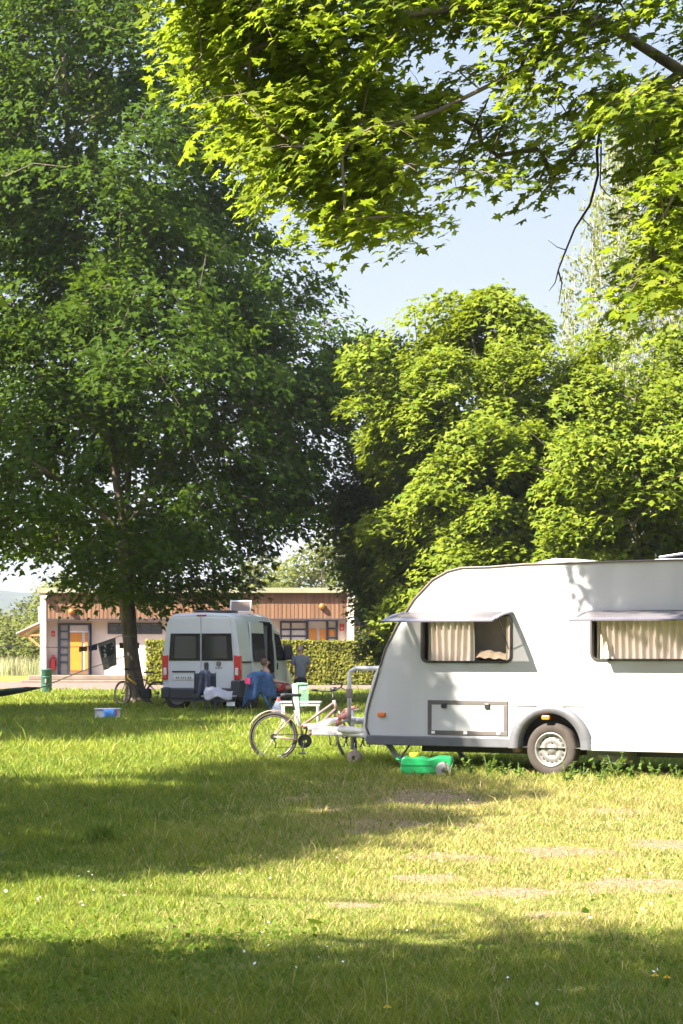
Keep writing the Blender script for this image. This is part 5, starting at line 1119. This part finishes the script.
# person leaning back in a camp chair in front of the open van door, facing right
dS = 56.3; sx_ = (276.5-CX)/F*dS
ps = thing('person', 'bare chested person in red shorts lounging in a chair by the van door', 'person', (sx_, dS, 0), R(-84))
V = [(0,0,.58,.14,.11),(0,-.12,.74,.125,.10),(0,-.25,.95,.15,.11),(0,-.29,1.05,.09,.08),(0,-.30,1.11,.052),(0,-.29,1.16,.068,.08),(0,-.285,1.23,.078,.094),(0,-.29,1.29,.058,.07)]
E = [(i, i+1) for i in range(7)]
for sg in (-1,1):
    n0 = len(V); V += [(sg*.09,.08,.58,.09),(sg*.12,.46,.60,.062),(sg*.12,.49,.54,.058),(sg*.12,.50,.30,.055),(sg*.12,.52,.10,.040),(sg*.12,.55,.05,.042),(sg*.13,.67,.035,.036)]
    E += [(0,n0)]+[(n0+i, n0+i+1) for i in range(6)]
    n0 = len(V); V += [(sg*.185,-.26,1.0,.056),(sg*.26,-.14,.78,.044),(sg*.22,.10,.72,.034),(sg*.20,.18,.72,.026)]
    E += [(2,n0)]+[(n0+i, n0+i+1) for i in range(3)]; hand(V, E, n0+3, (-sg*.15,.9,-.1), (sg,0,0), (0,.1,-1))
skin_mesh('body', V, E, skin, ps)
V = [(0,-.01,.60,.155,.125),(0,.05,.585,.13)]; E = [(0,1)]
for sg in (-1,1): n0 = len(V); V += [(sg*.095,.12,.585,.105),(sg*.112,.30,.595,.088)]; E += [(1,n0),(n0,n0+1)]
skin_mesh('shorts', V, E, mat('red_shorts', (.50,.03,.025), .85), ps)
k = MB(); k.lathe([(0,.11),(.05,.10),(.083,.06),(.093,.0),(.085,-.05),(.06,-.08)], (0,-.315,1.235), n=18); k.build('hair', mat('brown_hair', (.13,.07,.04), .8), ps, True)
for sg in (-1,1):
    k = MB(); k.lathe([(0,-.01),(.01,-.006),(.012,0),(.008,.009),(0,.012)], (sg*.03,-.195,1.245), 'y', 10); k.build('eye', mat('eye_white', (.6,.6,.6), .3), ps, True)
k = MB(); k.tube([(0,-.195,1.24),(0,-.165,1.205),(0,-.19,1.195)], [.010,.013,.008], 8); k.build('nose', skin, ps, True)
c2 = camp_chair('folding chair with the bare chested person in it', (sx_-.02, dS, 0), R(96), h=.95)
c2.scale = (1,1,1.10)

# ------------------------------------------------------------------ things round the dark maple
tA = Vector((-6.2,63.85,0)); tC = Vector((-15.4,50,0))
def on(t, z): p = tA.lerp(tC, t); return Vector((p.x, p.y, z))
rope_m = mat('rope_grey', (.25,.23,.20), .9)
hmk = thing('hammock', 'dark green hammock slung low from the dark maple trunk', 'hammock', on(.40,0)); ho = Vector(hmk.location); k = MB(); t0, t1 = .232, .86
dirn = (tC-tA).normalized(); perp = Vector((-dirn.y, dirn.x, 0))
def hz_(t): return .10+.30*((t-.46)/.23)**2 if t < .46 else .10+.30*((t-.46)/.40)**2
def fn(s_, v_):
    t = t0+(t1-t0)*s_; w_ = .05+.33*math.sin(math.pi*min(1, max(0, s_)))**.5; p = on(t, hz_(t)+.09+w_*.62*(2*v_-1)**2) - ho
    return p+perp*w_*(2*v_-1)
k.grid(fn, 30, 8); k.build('sling', mat('dark_green_nylon', (.012,.03,.028), .7, (.02,.04,.036), 6), hmk, True, solid=.015)
k = MB(); k.tube([on(t0,hz_(t0)+.09)-ho, on(.13,.92)-ho, on(.005,1.38)-ho], .014, 6); k.build('rope', rope_m, hmk); k = MB(); k.tube([on(t1,hz_(t1)+.09)-ho, on(.97,1.2)-ho], .014, 6); k.build('rope', rope_m, hmk)
wl_ = thing('washing_line', 'thin washing line stretched from the dark maple to the left', 'washing line', on(.0,1.9)); wo = Vector(wl_.location)
dl = 63.5
Lp = [Vector((-6.42,63.8,at(120,636,63.8).z)), at(100,643,63.2), at(88,646.5,62.4), at(60,647.3,60), at(20,647,56), Vector((-15.2,50.2,1.75))]
k = MB(); k.tube([p-wo for p in Lp], .010, 5); 
k.tube([(Vector((-6.17,63.9,at(120,636,63.8).z))+Vector((.24*math.cos(t), .24*math.sin(t), .01*math.sin(t)))-wo) for t in np.linspace(0,6.28,14)], .012, 5); k.build('line', rope_m, wl_)
def hang(name, label, cat, pts, m, dist, seed=0, thick=.012):
    q = [at(px, py, dist) for px, py in pts]; o = q[0]; t = thing(name, label, cat, o, 0, 'laundry on the washing line'); k = MB()
    def fn(s_, v_):
        p = q[0].lerp(q[1], s_).lerp(q[3].lerp(q[2], s_), v_); return p-o+Vector((0, .035*math.sin(s_*9+seed)*v_+.01, .012*math.sin(s_*11+seed)*v_))
    k.grid(fn, 14, 12); k.build('cloth', m, t, True, solid=thick); return t, q, o
t, q, o = hang('towel', 'grey towel with white patterned black print pinned nearest the trunk', 'towel', [(97.5,643.5),(115.5,638),(116.8,664.5),(103.5,671)], mat('grey_towel', (.20,.185,.17), .95, (.16,.15,.14), 8, bump=.3), 63.2, 1)
pm_ = bpy.data.materials.new('towel_print'); pm_.use_nodes = True; nt = pm_.node_tree; b = nt.nodes['Principled BSDF']; b.inputs['Roughness'].default_value = .9
nz = nt.nodes.new('ShaderNodeTexNoise'); nz.inputs['Scale'].default_value = 5.5; nz.inputs['Detail'].default_value = 2; tc = nt.nodes.new('ShaderNodeTexCoord'); nt.links.new(tc.outputs['Object'], nz.inputs['Vector'])
rp = nt.nodes.new('ShaderNodeValToRGB'); rp.color_ramp.elements[0].position = .52; rp.color_ramp.elements[1].position = .56; rp.color_ramp.elements[0].color = (.03,.03,.03,1); rp.color_ramp.elements[1].color = (.42,.41,.40,1)
nt.links.new(nz.outputs['Fac'], rp.inputs['Fac']); nt.links.new(rp.outputs['Color'], b.inputs['Base Color'])
qq = [at(px, py, 63.12) for px, py in ((100,647),(113.5,642),(114.6,653),(102.3,659))]; k = MB(); k.grid(lambda s_, v_: qq[0].lerp(qq[1], s_).lerp(qq[3].lerp(qq[2], s_), v_)-o+Vector((0,-.02+.015*math.sin(s_*9+1)*v_,0)), 10, 8); k.build('print', pm_, t, True, solid=.006)
hang('dark_cloth', 'narrow dark blue cloth folded over the line beside the towel', 'cloth', [(88.5,646.2),(97.3,643.8),(97.3,649.5),(88.7,651.6)], mat('dark_blue_cloth', (.03,.04,.075), .9), 62.6, 2)
hang('brown_cloth', 'small olive brown cloth on the line in front of the door', 'cloth', [(79,646.6),(87.5,646.4),(87.5,651),(79,651.8)], mat('olive_cloth', (.11,.075,.02), .9), 62.2, 3)
bd = thing('wooden_board', 'short brown wooden board fixed across the dark maple trunk', 'board', (0,0,0)); c = at(129,645.6,64.15); bd.location = c
k = MB(); k.box(-.28,.30,-.02,.02,-.085,.085); k.build('plank', mat('brown_plank', (.10,.055,.035), .8), bd, bevel=.008)
dG = 78.5; gb = thing('bin', 'dark green cylindrical bin standing at the edge of the gravel', 'bin', ((46.5-CX)/F*dG, dG, 0)); gr_ = mat('bin_green', (.025,.085,.065), .6, (.035,.10,.075), 5)
MB().lathe([(.0,.02),(.17,.02),(.19,.06),(.19,.80),(.205,.81),(.205,.85),(.18,.86),(.17,.78),(0,.76)], n=24).build('drum', gr_, gb, True)
for z in (.25,.55):
    k = MB(); k.lathe([(.192,z),(.203,z+.01),(.203,z+.03),(.192,z+.04)], n=24); k.build('band', gr_, gb, True)
k = MB(); k.box(-.03,.03,-.24,-.205,.35,.5); k.build('latch', rope_m, gb, bevel=.01)
dX = gD(718.5); bxo = thing('crate', 'white plastic crate with a blue side lying on the shaded grass', 'crate', ((107.5-CX)/F*dX, dX, 0), R(8)); cw_ = mat('crate_white', (.36,.36,.38), .6, (.30,.30,.32), 6)
k = MB(); k.box(-.28,.28,-.18,-.165,.02,.19); k.box(-.28,.28,.165,.18,.02,.19); k.box(-.28,-.265,-.165,.165,.02,.19); k.box(.265,.28,-.165,.165,.02,.19); k.box(-.265,.265,-.165,.165,.02,.035); k.build('box', cw_, bxo, bevel=.006)
k = MB(); k.box(-.30,.30,-.20,.20,.205,.235); k.build('lid', mat('lid_white', (.46,.46,.48), .5), bxo, bevel=.012)
k = MB(); k.grid(lambda s_, v_: (-.10+.26*s_+.02*v_*(s_-.5), -.19-.02*math.sin(math.pi*v_), .21-.19*v_), 6, 5); k.build('blue_cloth', mat('bright_blue', (.05,.20,.55), .7), bxo, True, solid=.012)
k = MB(); k.box(.17,.21,-.195,-.182,.06,.2); k.build('red_tag', mat('tag_red', (.45,.10,.07), .6), bxo)

# ------------------------------------------------------------------ summer haze over the valley
hz = MB(); hz.box(-1500, 900, -60, 2200, -1, 140)
hm_ = bpy.data.materials.new('haze'); hm_.use_nodes = True; nt = hm_.node_tree
for n_ in list(nt.nodes):
    if n_.type == 'BSDF_PRINCIPLED': nt.nodes.remove(n_)
pv = nt.nodes.new('ShaderNodeVolumePrincipled'); pv.inputs['Color'].default_value = (.86,.92,1,1); pv.inputs['Density'].default_value = .00014
nt.links.new(pv.outputs['Volume'], nt.nodes['Material Output'].inputs['Volume'])
tag(hz.build('haze', hm_), 'thin summer haze that fades the far hills', 'haze', kind='stuff')
